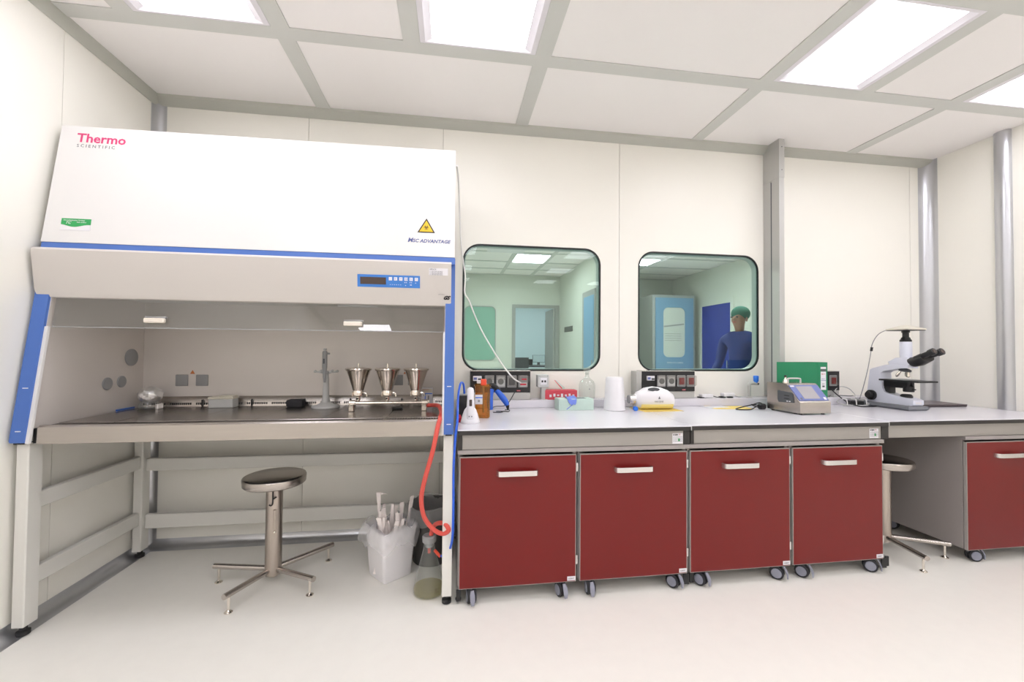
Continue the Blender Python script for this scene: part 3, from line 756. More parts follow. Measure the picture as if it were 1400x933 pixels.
b2 = thing('smoky_bin', 'dark smoky round bin with clear bag, behind the glass flask', 'bin', (1.835, -0.37, 0))
c2 = (1.835, -0.37)
MB().lathe([(0.001, 0.001), (0.105, 0.001), (0.112, 0.01), (0.142, 0.33), (0.148, 0.335), (0.148, 0.345), (0.139, 0.345), (0.108, 0.012), (0.001, 0.010)], (c2[0], c2[1], 0), 36, cap0=False, cap1=False).build('bin_body', M['bin2'], b2)
mb = MB(); rings = []
for lvl, (z, r) in enumerate(((0.20, 0.10), (0.30, 0.125), (0.355, 0.143), (0.352, 0.156), (0.315, 0.160), (0.27, 0.162))):
    rings.append([(c2[0]+(r+0.008*math.sin(9*a+lvl)*(lvl/4))*math.cos(a), c2[1]+(r+0.008*math.sin(9*a+lvl)*(lvl/4))*math.sin(a), z+0.012*math.sin(4*a)*(lvl/4)) for a in [2*PI*k/48 for k in range(48)]])
mb.loft(rings, False, False).build('bin_liner', M['bag'], b2, ang=60)

fk = thing('suction_flask', 'conical glass flask with a little yellowish liquid on the floor', 'flask', (1.848, -0.735, 0))
fc = (1.842, -0.735, 0)
MB().lathe([(0.001, 0.002), (0.070, 0.002), (0.079, 0.006), (0.083, 0.016), (0.082, 0.030), (0.066, 0.10), (0.045, 0.18), (0.030, 0.238), (0.028, 0.262), (0.033, 0.268), (0.033, 0.274)], fc, 40, cap0=False, cap1=False).build('flask_body', M['glass'], fk)
MB().lathe([(0.001, 0.006), (0.070, 0.006), (0.078, 0.012), (0.0795, 0.028), (0.078, 0.036), (0.001, 0.036)], fc, 40, cap0=False, cap1=False).build('liquid', M['liquid'], fk)
MB().lathe([(0.022, 0.245), (0.030, 0.270), (0.036, 0.272), (0.037, 0.300), (0.032, 0.306), (0.012, 0.306)], fc, 28).build('stopper', M['grey'], fk)
MB().cyl((fc[0], fc[1], 0.21), (fc[0], fc[1], 0.25), 0.008, n=12).build('inner_tube', M['hose'], fk)
MB().cyl((fc[0]+0.028, fc[1]-0.010, 0.228), (fc[0]+0.060, fc[1]-0.020, 0.196), 0.008, n=12).build('orange_spout', M['coral'], fk)

hs = spline([(1.808, -0.50, 0.972), (1.845, -0.52, 0.976), (1.878, -0.60, 0.982), (1.898, -0.72, 0.968), (1.898, -0.86, 0.962), (1.885, -0.905, 0.915), (1.862, -0.925, 0.80), (1.825, -0.92, 0.66), (1.808, -0.90, 0.56), (1.822, -0.88, 0.46), (1.870, -0.87, 0.39), (1.915, -0.865, 0.365), (1.945, -0.875, 0.385), (1.925, -0.86, 0.412), (1.888, -0.80, 0.392), (1.862, -0.75, 0.352), (1.850, -0.737, 0.30)], 8)
h = MB().tube(hs, 0.0115, 12).build('vacuum_hose', M['hose'], None, off=(1.85, -0.737, 0.30)); tag(h, 'thick coral red hose looping from the funnel manifold down to the flask', 'hose')
bt = spline([(1.905, -0.757, 0.200), (1.935, -0.80, 0.225), (1.962, -0.90, 0.34), (1.967, -0.925, 0.50), (1.966, -0.925, 0.70), (1.973, -0.925, 0.86), (1.983, -0.90, 0.945), (1.985, -0.80, 1.00), (1.990, -0.70, 1.06), (2.003, -0.62, 1.112), (2.020, -0.58, 1.105), (2.026, -0.56, 1.06), (2.026, -0.55, 1.03)], 8)
h = MB().tube(bt, 0.0062, 10).build('blue_tube', M['tubeblue'], None, off=(1.905, -0.757, 0.2)); tag(h, 'thin bright blue tube running from the flask up to the black box', 'tube')

# white cord hanging off the cabinet roof
co = spline([(1.968, -0.60, 2.385), (1.980, -0.45, 2.36), (1.992, -0.22, 2.25), (2.004, -0.12, 2.08), (2.018, -0.045, 1.98), (2.040, -0.02, 1.84), (2.038, -0.02, 1.72), (2.070, -0.02, 1.66), (2.110, -0.02, 1.56), (2.165, -0.03, 1.44), (2.24, -0.05, 1.31), (2.31, -0.08, 1.20), (2.38, -0.12, 1.11), (2.435, -0.14, 1.075)], 8)
h = MB().tube(co, 0.0055, 8).build('hanging_cable', M['wcord'], None, off=co[0]); tag(h, 'white cord hanging from the cabinet across the first window to the socket', 'cord')

# ------------------------------------------------------------------ things inside the cabinet
W = 0.943
mf = thing('filtration_manifold', 'polished three-funnel filtration manifold on the cabinet work trays', 'manifold', (1.6, -0.49, W))
MB().cyl((1.40, -0.50, 0.990), (1.785, -0.50, 0.990), 0.0105, n=16).build('manifold_pipe', M['chrome'], mf)
for xx in (1.382, 1.795):
    MB().box((xx-0.020, -0.525, W), (xx+0.012, -0.480, 0.985), 0.004).build('support_foot', M['chrome'], mf)
    MB().cyl((xx-0.018, -0.50, 0.990), (xx+0.016, -0.50, 0.990), 0.018, n=18).build('end_fitting', M['chrome'], mf)
MB().box((1.812, -0.507, 0.983), (1.822, -0.493, 1.005), 0.002).build('valve_tap', M['chrome'], mf)
for xx in (1.412, 1.577, 1.742):
    f = MB().lathe([(0.030, 1.064), (0.036, 1.085), (0.066, 1.176), (0.068, 1.180), (0.073, 1.182), (0.075, 1.188), (0.073, 1.193), (0.064, 1.196), (0.02, 1.199), (0.003, 1.200)], (xx, -0.50, 0), 40).build('funnel', M['chrome'], mf, ang=25)
    MB().lathe([(0.0035, 1.199), (0.0035, 1.205), (0.006, 1.207), (0.0045, 1.222), (0.002, 1.224)], (xx, -0.50, 0), 12).build('lid_knob', M['chrome'], f)
    MB().lathe([(0.014, 1.030), (0.033, 1.036), (0.034, 1.052), (0.030, 1.060), (0.030, 1.066)], (xx, -0.50, 0), 28).build('filter_clamp', M['chrome'], mf)
    MB().tube(spline([(xx+0.030, -0.515, 1.050), (xx+0.046, -0.518, 1.048), (xx+0.052, -0.518, 1.030)], 4), 0.005, 8).build('clamp_lever', M['chrome'], mf)
    MB().box((xx-0.030, -0.53, 1.030), (xx-0.024, -0.50, 1.058), 0.002).build('clamp_lever', M['chrome'], mf)
    MB().lathe([(0.008, 0.995), (0.010, 0.998), (0.010, 1.006), (0.013, 1.008), (0.013, 1.026), (0.010, 1.030), (0.010, 1.034)], (xx, -0.50, 0), 18).build('stem_valve', M['chrome'], mf)
    MB().cyl((xx, -0.512, 1.018), (xx, -0.528, 1.018), 0.006, n=12).build('valve_tap', M['black'], mf)

bx = thing('reagent_box', 'small white and blue carton behind the third funnel and red hose', 'box', (1.79, -0.335, W))
MB().box((1.765, -0.36, W), (1.832, -0.31, 1.062), 0.001).build('carton', M['sticker'], bx)
MB().box((1.785, -0.3608, 1.025), (1.831, -0.3600, 1.030)).build('blue_print', M['blu'], bx)
MB().box((1.785, -0.3608, 0.965), (1.790, -0.3600, 1.025)).build('blue_print', M['blu'], bx)
MB().box((1.804, -0.3608, 0.985), (1.812, -0.3600, 1.015)).build('grey_print', M['grey'], bx)
MB().box((1.767, -0.3608, 1.035), (1.830, -0.3600, 1.058)).build('cream_print', M['cream'], bx)
text('plasmid prep', 0.008, M['pred'], bx, (1.770, -0.362, 1.050), name='box_print')

ps = thing('pipette_stand', 'pale grey carousel stand with one pipette, round base', 'pipette stand', (1.185, -0.33, W))
MB().lathe([(0.001, W), (0.078, W), (0.081, W+0.006), (0.078, W+0.013), (0.045, W+0.022), (0.026, W+0.034), (0.020, W+0.06), (0.016, W+0.16), (0.014, W+0.19), (0.014, W+0.215), (0.010, W+0.22)], (1.185, -0.33, 0), 40).build('stand_base', M['lgrey'], ps)
mb = MB().lathe([(0.016, 1.150), (0.028, 1.153), (0.028, 1.165), (0.016, 1.168)], (1.185, -0.33, 0), 20)
mb.build('holder_ring', M['lgrey'], ps)
for k in range(6):
    a = k*PI/3+0.2; u = (math.cos(a), math.sin(a))
    q = MB().tube([(1.185+u[0]*0.024, -0.33+u[1]*0.024, 1.160), (1.185+u[0]*0.062, -0.33+u[1]*0.062, 1.163)], 0.005, 8)
    q.sphere((1.185+u[0]*0.062, -0.33+u[1]*0.062, 1.166), 0.009, 8, 6); q.build('pipette_hook', M['lgrey'], ps)
pp = thing('pipette', 'grey pipette standing upright in the carousel stand', 'pipette', (1.185, -0.366, 1.16))
MB().lathe([(0.006, 1.10), (0.010, 1.14), (0.011, 1.17), (0.014, 1.19), (0.0145, 1.285), (0.010, 1.292)], (1.186, -0.368, 0), 16).build('pipette_body', M['grey'], pp)
MB().lathe([(0.007, 1.291), (0.007, 1.298), (0.011, 1.300), (0.011, 1.306), (0.004, 1.309)], (1.186, -0.368, 0), 14).build('plunger', M['lgrey'], pp)
MB().box((1.196, -0.378, 1.270), (1.214, -0.360, 1.282), 0.003).build('finger_rest', M['grey'], pp)
MB().box((1.180, -0.3835, 1.215), (1.190, -0.3815, 1.245)).build('volume_window', M['dgrey'], pp)

def crumple(c, r, sc, seed, n=26, m=16, amp=0.16):
    rr = random.Random(seed); mb = MB(); rings = []
    F = [(rr.randint(2, 9), rr.randint(2, 7), rr.uniform(0, 6), rr.uniform(0.2, 1)) for _ in range(9)]
    for i in range(m+1):
        t = PI*i/m; ring = []
        for k in range(n):
            a = 2*PI*k/n
            q = 1 + amp*sum(abs(math.sin(f*a+g_*t+p))*w for f, g_, p, w in F)/3 - amp
            s = max(math.sin(t), 1e-3)
            ring.append((c[0]+r*sc[0]*s*math.cos(a)*q, c[1]+r*sc[1]*s*math.sin(a)*q, c[2]-r*sc[2]*math.cos(t)*q))
        rings.append(ring)
    return mb.loft(rings)
fo = thing('foil_wrapped_flask', 'flask with its top wrapped in crumpled foil, in the cabinet corner', 'flask', (0.190, -0.30, W))
MB().lathe([(0.001, W+0.001), (0.050, W+0.001), (0.055, W+0.01), (0.050, W+0.03), (0.035, W+0.055), (0.028, W+0.075)], (0.190, -0.30, 0), 28).build('flask_body', M['glass'], fo)
crumple((0.193, -0.30, W+0.082), 0.058, (1.0, 0.9, 0.80), 5).build('foil_cover', M['foil'], fo, ang=12)
MB().box((0.238, -0.33, W), (0.252, -0.28, W+0.03), 0.003).build('foil_edge', M['foil'], fo)
gb = thing('grey_box', 'low light grey lidded box on the cabinet trays under the sockets', 'box', (0.58, -0.26, W))
MB().box((0.505, -0.30, W), (0.640, -0.225, W+0.052), 0.003).build('box_body', M['lgrey'], gb)
MB().box((0.502, -0.303, W+0.052), (0.643, -0.222, W+0.066), 0.004).build('box_lid', M['cream'], gb)
MB().box((0.56, -0.295, W+0.066), (0.64, -0.235, W+0.072), 0.002).build('box_lid', M['cream'], gb)
sp = MB().box((0.945, -0.31, W+0.001), (1.042, -0.245, W+0.046), 0.010, 2)
sp = sp.build('black_sponge', M['rubber'], None, off=(0.99, -0.28, W)); tag(sp, 'small black block lying on the trays between grey box and pipette stand', 'block')
pw = MB().box((1.60, -0.46, W+0.001), (1.66, -0.42, W+0.012), 0.003).build('black_clip', M['black'], None, off=(1.63, -0.44, W)); tag(pw, 'small black clip lying on the trays behind the manifold pipe', 'clip')

# ------------------------------------------------------------------ wall sockets
def socket_strip(x0, x1, label, mods, trunk=True, led_x=None, z0=1.005, z1=1.156, grp='black socket strips', side=True):
    t = thing('socket_strip', label, 'socket strip', ((x0+x1)/2, -0.04, z0), grp)
    MB().box((x0, -0.098, z0), (x1, -0.002, z1), 0.002).build('strip_body', M['black'], t)
    MB().box((x0, -0.100, z1), (x1, -0.002, z1+0.004)).build('top_edge', M['alu'], t)
    if trunk: MB().box((x0-(0.045 if side else 0), -0.094, 0.953), (x1, -0.002, z0-0.001), 0.002).build('trunking', M['duct'], t)
    if side: MB().box((x0-0.045, -0.094, z0), (x0-0.001, -0.002, z1), 0.002).build('trunking', M['duct'], t)
    for (mx, kind) in mods:
        w = 0.034
        if kind == 'breaker':
            b = MB().box((mx-0.030, -0.112, 1.088), (mx+0.030, -0.098, 1.122), 0.002).build('breaker', M['sticker'], t)
            MB().box((mx+0.004, -0.116, 1.092), (mx+0.026, -0.111, 1.106)).build('switch', M['dgrey'], b); MB().box((mx-0.026, -0.114, 1.096), (mx-0.004, -0.111, 1.112)).build('switch', M['scrblue'], b)
            continue
        zc = 1.083
        b = MB().box((mx-w, -0.110, zc-0.043), (mx+w, -0.098, zc+0.043), 0.004).build('socket', M['grey'], t)
        if kind == 'open':
            MB().box((mx-w+0.006, -0.113, zc-0.034), (mx+w-0.006, -0.109, zc+0.034), 0.003).build('socket_face', M['lgrey'], b)
            MB().lathe([(0.021, 0), (0.021, 0.003), (0.017, 0.003), (0.016, 0.001), (0.001, 0.001)], (mx, -0.1165, zc), 20, 'Y').build('socket_well', M['switch'], b)
            MB().prism(rrect(mx-w, zc+0.012, mx+w, zc+0.046, 0.008, 3), 'Y', -0.128, -0.113).build('cover', M['clearcover'], b)
        elif kind == 'red':
            MB().box((mx-0.021, -0.114, zc-0.026), (mx+0.021, -0.109, zc+0.026), 0.003).build('socket_face', M['socketred'], b)
            MB().prism(rrect(mx-w, zc-0.034, mx+w, zc+0.042, 0.010, 3), 'Y', -0.127, -0.116).build('cover', M['clearcover'], b)
        elif kind == 'dark':
            MB().box((mx-0.021, -0.114, zc-0.026), (mx+0.021, -0.109, zc+0.026), 0.003).build('socket_face', M['dgrey'], b)
            MB().prism(rrect(mx-w, zc-0.034, mx+w, zc+0.042, 0.010, 3), 'Y', -0.127, -0.116).build('cover', M['clearcover'], b)
        elif kind == 'usedred':
            MB().box((mx-0.026, -0.116, zc-0.037), (mx+0.026, -0.109, zc-0.008), 0.003).build('socket_face', M['lgrey'], b)
            MB().box((mx-0.022, -0.119, zc-0.026), (mx+0.022, -0.115, zc-0.014), 0.002).build('indicator', M['pred'], b)
            MB().prism(rrect(mx-w, zc+0.000, mx+w+0.006, zc+0.046, 0.010, 3), 'Y', -0.150, -0.116).build('cover', M['clearcover'], b)
            MB().box((mx-0.016, -0.153, zc+0.014), (mx+0.018, -0.149, zc+0.024)).build('indicator', M['pred'], b)
    if led_x:
        MB().box((led_x-0.014, -0.1, 1.012), (led_x+0.014, -0.0975, 1.021), 0.001).build('maker_mark', M['pred'], t)
        text('SCIENT', 0.007, M['sticker'], t, (led_x-0.011, -0.1005, 1.014), name='maker_mark')
    return t
socket_strip(2.083, 2.510, 'black five-module socket strip under the first window with the white cord', [(2.13, 'breaker'), (2.215, 'open'), (2.295, 'open'), (2.375, 'dark'), (2.455, 'usedred')], led_x=2.425, side=False)
socket_strip(3.357, 3.780, 'black socket strip under the second window with two red sockets', [(3.42, 'breaker'), (3.505, 'open'), (3.583, 'open'), (3.666, 'red'), (3.744, 'red')], led_x=3.69)
socket_strip(4.72, 5.030, 'black socket strip mostly hidden behind the green binder', [(4.80, 'open'), (4.965, 'red')], led_x=None)
pl = thing('socket_post', 'small grey data socket on a short post on the ledge', 'socket', (2.60, -0.085, 0.952))
MB().box((2.588, -0.110, 0.952), (2.622, -0.070, 1.045), 0.003).build('post', M['duct'], pl)
MB().box((2.580, -0.118, 0.952), (2.632, -0.062, 0.957), 0.001).build('post_foot', M['duct'], pl)
bb = MB().box((2.560, -0.125, 1.042), (2.640, -0.055, 1.130), 0.003).build('socket_box', M['lgrey'], pl)
MB().box((2.577, -0.128, 1.060), (2.625, -0.1245, 1.110), 0.002).build('face_plate', M['sticker'], bb)
for xx in (2.585, 2.605): MB().box((xx, -0.1295, 1.078), (xx+0.013, -0.1278, 1.092)).build('data_port', M['ink'], bb)
for xx in (2.572, 2.630): MB().cyl((xx, -0.128, 1.122), (xx, -0.1245, 1.122), 0.0025, n=8).build('screw', M['dgrey'], bb)

# ------------------------------------------------------------------ first bench
T = 0.896
kb = thing('black_box', 'black box at the bench end beside the cabinet, blue tube behind it', 'box', (2.02, -0.55, T))
MB().box((1.992, -0.60, T), (2.052, -0.50, 1.040), 0.003).build('box_body', M['black'], kb)
MB().box((1.992, -0.598, 1.040), (2.050, -0.502, 1.046), 0.002).build('box_rim', M['grey'], kb)
rc = MB().lathe([(0.012, T), (0.014, T+0.004), (0.014, T+0.026), (0.008, T+0.034), (0.006, T+0.042)], (1.998, -0.655, 0), 14).build('red_cap', M['pred'], None, off=(1.998, -0.655, T)); tag(rc, 'small red cap at the bench end in front of the black box', 'cap')  # loose red cap standing on the worktop
th = thing('handheld_thermometer', 'white handheld ear thermometer standing in its cradle', 'thermometer', (2.057, -0.69, T))
tc_ = (2.057, -0.69)
mb = MB(); rings = []
for z, w, d in ((T, 0.052, 0.036), (T+0.006, 0.054, 0.038), (T+0.014, 0.052, 0.036), (T+0.045, 0.044, 0.028), (T+0.075, 0.033, 0.021), (T+0.088, 0.022, 0.014), (T+0.090, 0.012, 0.010)):
    rings.append([(tc_[0]+w*math.cos(2*PI*k/28), tc_[1]+d*math.sin(2*PI*k/28), z) for k in range(28)])
mb.loft(rings).build('cradle', M['plastic'], th, ang=50)
mb = MB(); rings = []
for z, w, d, dy in ((T+0.020, 0.018, 0.010, -0.022), (T+0.028, 0.023, 0.014, -0.022), (T+0.10, 0.021, 0.014, -0.014), (T+0.15, 0.018, 0.015, -0.008), (T+0.180, 0.020, 0.016, -0.004), (T+0.194, 0.016, 0.012, -0.002), (T+0.200, 0.006, 0.006, 0)):
    rings.append([(tc_[0]+w*math.cos(2*PI*k/24), tc_[1]+dy+d*math.sin(2*PI*k/24), z) for k in range(24)])
hh = mb.loft(rings).build('thermometer_body', M['plastic'], th, ang=50)
MB().box((tc_[0]-0.007, tc_[1]-0.0300, T+0.098), (tc_[0]+0.008, tc_[1]-0.022, T+0.134), 0.002, tilt=('X', -0.09)).build('display', M['lcd'], hh)
for sx in (-0.007, 0.007): MB().sphere((tc_[0]+sx, tc_[1]-0.036, T+0.042), (0.0035, 0.002, 0.0035), 10, 6).build('button', M['pgrey'], hh)
jr = thing('amber_jar', 'tall amber plastic jar with white label beside the thermometer', 'jar', (2.150, -0.50, T))
jx = (2.138, -0.50)
def rr_ring(cx, cy, hx_, hy_, z, r=0.012): return [(cx+p[0], cy+p[1], z) for p in rrect(-hx_, -hy_, hx_, hy_, r, 4)]
MB().loft([rr_ring(*jx, 0.040, 0.036, T+0.001), rr_ring(*jx, 0.044, 0.040, T+0.008), rr_ring(*jx, 0.045, 0.041, T+0.185), rr_ring(*jx, 0.051, 0.046, T+0.192), rr_ring(*jx, 0.051, 0.046, T+0.200), rr_ring(*jx, 0.043, 0.039, T+0.200), rr_ring(*jx, 0.040, 0.036, T+0.010)]).build('jar_body', M['amber'], jr)
MB().box((jx[0]-0.046, jx[1]-0.0435, T+0.085), (jx[0]-0.002, jx[1]-0.0415, T+0.142)).build('jar_label', M['sticker'], jr)
MB().box((jx[0]-0.045, jx[1]-0.0443, T+0.122), (jx[0]-0.003, jx[1]-0.0435, T+0.128)).build('blue_print', M['blu'], jr)
MB().box((jx[0]-0.030, jx[1]-0.0443, T+0.098), (jx[0]-0.018, jx[1]-0.0435, T+0.112)).build('grey_print', M['grey'], jr)
op = thing('orange_plug', 'orange-red and white plug head sticking out of the amber jar', 'plug', (2.14, -0.49, T+0.1))
MB().box((2.128, -0.505, T+0.192), (2.162, -0.475, T+0.232), 0.004).build('plug_head', M['coral'], op)
MB().cyl((2.145, -0.49, T+0.03), (2.145, -0.49, T+0.192), 0.006, n=10).build('plug_shaft', M['grey'], op)
MB().box((2.104, -0.500, T+0.205), (2.128, -0.480, T+0.225), 0.002).build('plug_side', M['sticker'], op)
tl = thing('crimping_tool', 'blue-handled black-headed tool leaning open behind the amber jar', 'tool', (2.25, -0.30, T))
hm = MB(); rings = []
def grip(pts, rad, nm, m): return MB().tube(spline(pts, 6), [rad*(0.55+0.45*math.sin(PI*min(1, 0.12+k/(6*(len(pts)-1))*0.8))) for k in range(6*(len(pts)-1)+1)], 12).build(nm, m, tl)
grip([(2.205, -0.33, T+0.006+0.014), (2.200, -0.325, T+0.06), (2.202, -0.315, T+0.11), (2.215, -0.30, T+0.150)], 0.021, 'handle', M['tool'])
grip([(2.245, -0.29, T+0.145), (2.275, -0.295, T+0.110), (2.302, -0.30, T+0.075), (2.318, -0.305, T+0.045)], 0.021, 'handle', M['tool'])
MB().tube(spline([(2.200, -0.30, T+0.180), (2.222, -0.295, T+0.176), (2.255, -0.285, T+0.150), (2.262, -0.285, T+0.135)], 5), [0.010+0.007*math.sin(PI*k/15) for k in range(16)], 12).build('tool_head', M['black'], tl)
MB().tube([(2.318, -0.305, T+0.045), (2.322, -0.306, T+0.018)], [0.014, 0.006], 10).build('handle_tip', M['black'], tl)
cb = MB().tube(spline([(2.19, -0.27, T+0.004), (2.24, -0.25, T+0.030), (2.30, -0.25, T+0.034), (2.34, -0.20, T+0.05), (2.39, -0.135, T+0.11)], 6), 0.003, 6)
cb.tube(spline([(2.22, -0.34, T+0.006), (2.26, -0.355, T+0.006), (2.285, -0.335, T+0.008), (2.27, -0.30, T+0.006), (2.245, -0.30, T+0.006), (2.26, -0.33, T+0.010), (2.30, -0.29, T+0.005), (2.325, -0.31, T+0.005), (2.335, -0.28, T+0.010), (2.31, -0.25, T+0.008)], 6), 0.0028, 6)
cb = cb.build('black_cable', M['cable'], None, off=(2.22, -0.34, T)); tag(cb, 'thin black cable tangled in front of the blue-handled tool', 'cable')

# glove boxes
gg = thing('glove_box', 'pale green glove carton in front, a blue glove pulled half out', 'glove box', (2.805, -0.215, T))
MB().box((2.675, -0.262, T), (2.925, -0.155, T+0.078), 0.0015, rot=0.03).build('carton', M['gloveg'], gg)
MB().box((2.735, -0.240, T+0.0775), (2.88, -0.18, T+0.079), rot=0.03).build('opening', M['dgrey'], gg)
text('CE', 0.018, M['pblue'], gg, (2.700, -0.2635, T+0.025), rz=1.7, name='carton_print')
text('nitrile', 0.016, M['nitrile'], gg, (2.705, -0.2635, T+0.048), rz=1.7, name='carton_print')
MB().prism([(2.73, T+0.008), (2.79, T+0.055), (2.793, T+0.052), (2.735, T+0.005)], 'Y', -0.2645, -0.2625).build('carton_print', M['nitrile'], gg)
mb = MB(); rings = []
for k, (dx, dy, z, w) in enumerate(((0, 0.03, T+0.082, 0.018), (0, 0.01, T+0.092, 0.030), (0.002, -0.018, T+0.090, 0.036), (0.004, -0.044, T+0.078, 0.034), (0.006, -0.052, T+0.055, 0.026), (0.012, -0.054, T+0.040, 0.012))):
    rings.append([(2.765+dx+u*w, -0.215+dy+v*0.003-0.004*abs(u), z+0.005*math.sin(u*7+k)) for u, v in ((-1, -1), (-0.4, -1), (0.3, -1), (1, -1), (1, 1), (0.3, 1), (-0.4, 1), (-1, 1))])
gv = mb.loft(rings).build('blue_glove', M['nitrile'], gg)
gr = thing('glove_box', 'red and white glove carton lying behind the green one, flap raised', 'glove box', (2.72, -0.09, 0.952))
MB().box((2.618, -0.122, 0.953), (2.850, -0.035, 1.020), 0.0015, rot=-0.05).build('carton', M['glover'], gr)
for k in range(7): MB().box((2.645+k*0.028, -0.1265, 0.972+0.004*(k % 3)), (2.660+k*0.028, -0.1235, 0.990+0.006*(k % 2)), rot=-0.05).build('carton_print', M['sticker'], gr)
MB().prism([(2.690, 1.088), (2.700, 1.092), (2.770, 1.034), (2.755, 1.022)], 'Y', -0.085, -0.083).build('raised_flap', M['gloveg'], gr)
MB().prism([(2.688, 1.090), (2.692, 1.092), (2.752, 1.030), (2.742, 1.028)], 'Y', -0.087, -0.0855).build('flap_edge', M['glover'], gr)

gf = thing('glass_dispenser', 'clear glass reagent flask with ground stopper between gloves and white beaker', 'flask', (2.935, -0.09, 0.952))
c_ = (2.935, -0.085, 0)
MB().lathe([(0.001, 0.953), (0.052, 0.953), (0.058, 0.960), (0.059, 1.055), (0.050, 1.082), (0.022, 1.105), (0.015, 1.118), (0.014, 1.140), (0.020, 1.145)], c_, 32, cap0=False, cap1=False).build('flask_body', M['glass'], gf)
MB().lathe([(0.010, 1.128), (0.013, 1.150), (0.024, 1.158), (0.026, 1.172), (0.018, 1.180), (0.001, 1.180)], c_, 24).build('stopper', M['glass'], gf)
MB().cyl((2.935, -0.145, 1.03), (2.935, -0.143, 1.03), 0.004, n=8).build('print_dot', M['pgrey'], gf)
wc = thing('plastic_beaker', 'large white plastic beaker standing upside down', 'beaker', (3.085, -0.255, T))
MB().lathe([(0.001, T+0.228), (0.052, T+0.228), (0.058, T+0.222), (0.0605, T+0.21), (0.073, T+0.012), (0.075, T+0.002), (0.072, T+0.001), (0.069, T+0.012), (0.056, T+0.21), (0.001, T+0.220)], (3.078, -0.255, 0), 48, cap0=False, cap1=False).build('beaker_body', M['plastic'], wc)
MB().box((3.136, -0.29, T+0.10), (3.141, -0.27, T+0.104), 0.001).build('side_tab', M['plastic'], wc)
lb = thing('lotion_bottle', 'white bottle with yellow liquid lying on its side, handle hole up', 'bottle', (3.36, -0.25, T))
mb = MB(); rings = []
for x, w, zc, hz in ((3.212, 0.026, 0.075, 0.030), (3.235, 0.026, 0.075, 0.032), (3.240, 0.034, 0.072, 0.050), (3.262, 0.044, 0.070, 0.060), (3.30, 0.052, 0.078, 0.074), (3.36, 0.056, 0.082, 0.079), (3.42, 0.056, 0.078, 0.075), (3.47, 0.052, 0.070, 0.065), (3.505, 0.044, 0.062, 0.048), (3.515, 0.030, 0.060, 0.032)):
    rings.append([(x, -0.25+w*math.copysign(abs(math.cos(2*PI*k/28))**0.8, math.cos(2*PI*k/28)), T+zc+hz*math.sin(2*PI*k/28)) for k in range(28)])
mb.loft(rings).build('bottle_body', M['plastic'], lb, ang=50)
mb = MB(); rings = []
for x, w, zc in ((3.262, 0.040, 0.030), (3.30, 0.0535, 0.030), (3.36, 0.058, 0.030), (3.42, 0.058, 0.030), (3.47, 0.0535, 0.030), (3.50, 0.040, 0.030)):
    rings.append([(x, -0.25+w*math.cos(PI+PI*k/16), T+zc+0.029*math.sin(PI+PI*k/16)) for k in range(17)] + [(x, -0.25+w, T+zc+0.010), (x, -0.25-w, T+zc+0.010)])
mb.loft(rings).build('yellow_base', M['ylq'], lb)
MB().lathe([(0.030, 3.185), (0.033, 3.188), (0.034, 3.225), (0.030, 3.228)], (0, -0.25, T+0.072), 28, 'X').build('bottle_cap', M['alu'], lb)
MB().lathe([(0.001, 3.182), (0.029, 3.182), (0.031, 3.187)], (0, -0.25, T+0.072), 28, 'X').build('cap_face', M['grey'], lb)
mb = MB()
mb.loft([[(3.352+0.042*math.cos(a), -0.25-0.035, T+0.143+0.013*math.sin(a)) for a in [2*PI*k/20 for k in range(20)]], [(3.352+0.042*math.cos(a), -0.25-0.0445, T+0.143+0.013*math.sin(a)) for a in [2*PI*k/20 for k in range(20)]]]).build('handle_hole', M['dgrey'], lb)
MB().loft([[(3.385+p[0], -0.306, T+p[1]) for p in ((-0.008, 0.078), (0.008, 0.078), (0, 0.096))], [(3.385+p[0], -0.3085, T+p[1]) for p in ((-0.008, 0.078), (0.008, 0.078), (0, 0.096))]]).build('logo_mark', M['pgrey'], lb)
text('NALGENE', 0.015, M['pgrey'], lb, (3.348, -0.3085, T+0.055), name='logo_mark')
yp = MB().box((3.235, -0.37, T), (3.53, -0.15, T+0.0015), rot=0.08).build('yellow_sheet', M['ylw'], None, off=(3.38, -0.26, T)); tag(yp, 'yellow paper sheet under the lying white bottle', 'paper')
bc_ = MB().lathe([(0.014, 0), (0.015, 0.003), (0.015, 0.024), (0.012, 0.027)], (0, 0, 0), 20, 'Y')
bc_.xf(Matrix.Translation((3.202, -0.335, T+0.0155))); bc_ = bc_.build('blue_screw_cap', M['blu'], None, off=(3.202, -0.335, T)); tag(bc_, 'small blue screw cap lying beside the mouth of the white bottle', 'cap')  # loose blue screw cap lying on its side
yp = MB().box((3.83, -0.30, T), (4.12, -0.14, T+0.0012), rot=-0.12).build('yellow_sheet', M['ylw'], None, off=(3.97, -0.22, T)); tag(yp, 'yellow paper sheet on the middle bench left of the particle counter cable', 'paper')
yp = MB().box((3.80, -0.235, T+0.0012), (3.98, -0.14, T+0.0022), rot=0.1).build('white_sheet', M['sticker'], None, off=(3.9, -0.18, T)); tag(yp, 'white sheet overlapping the yellow paper on the middle bench', 'paper')
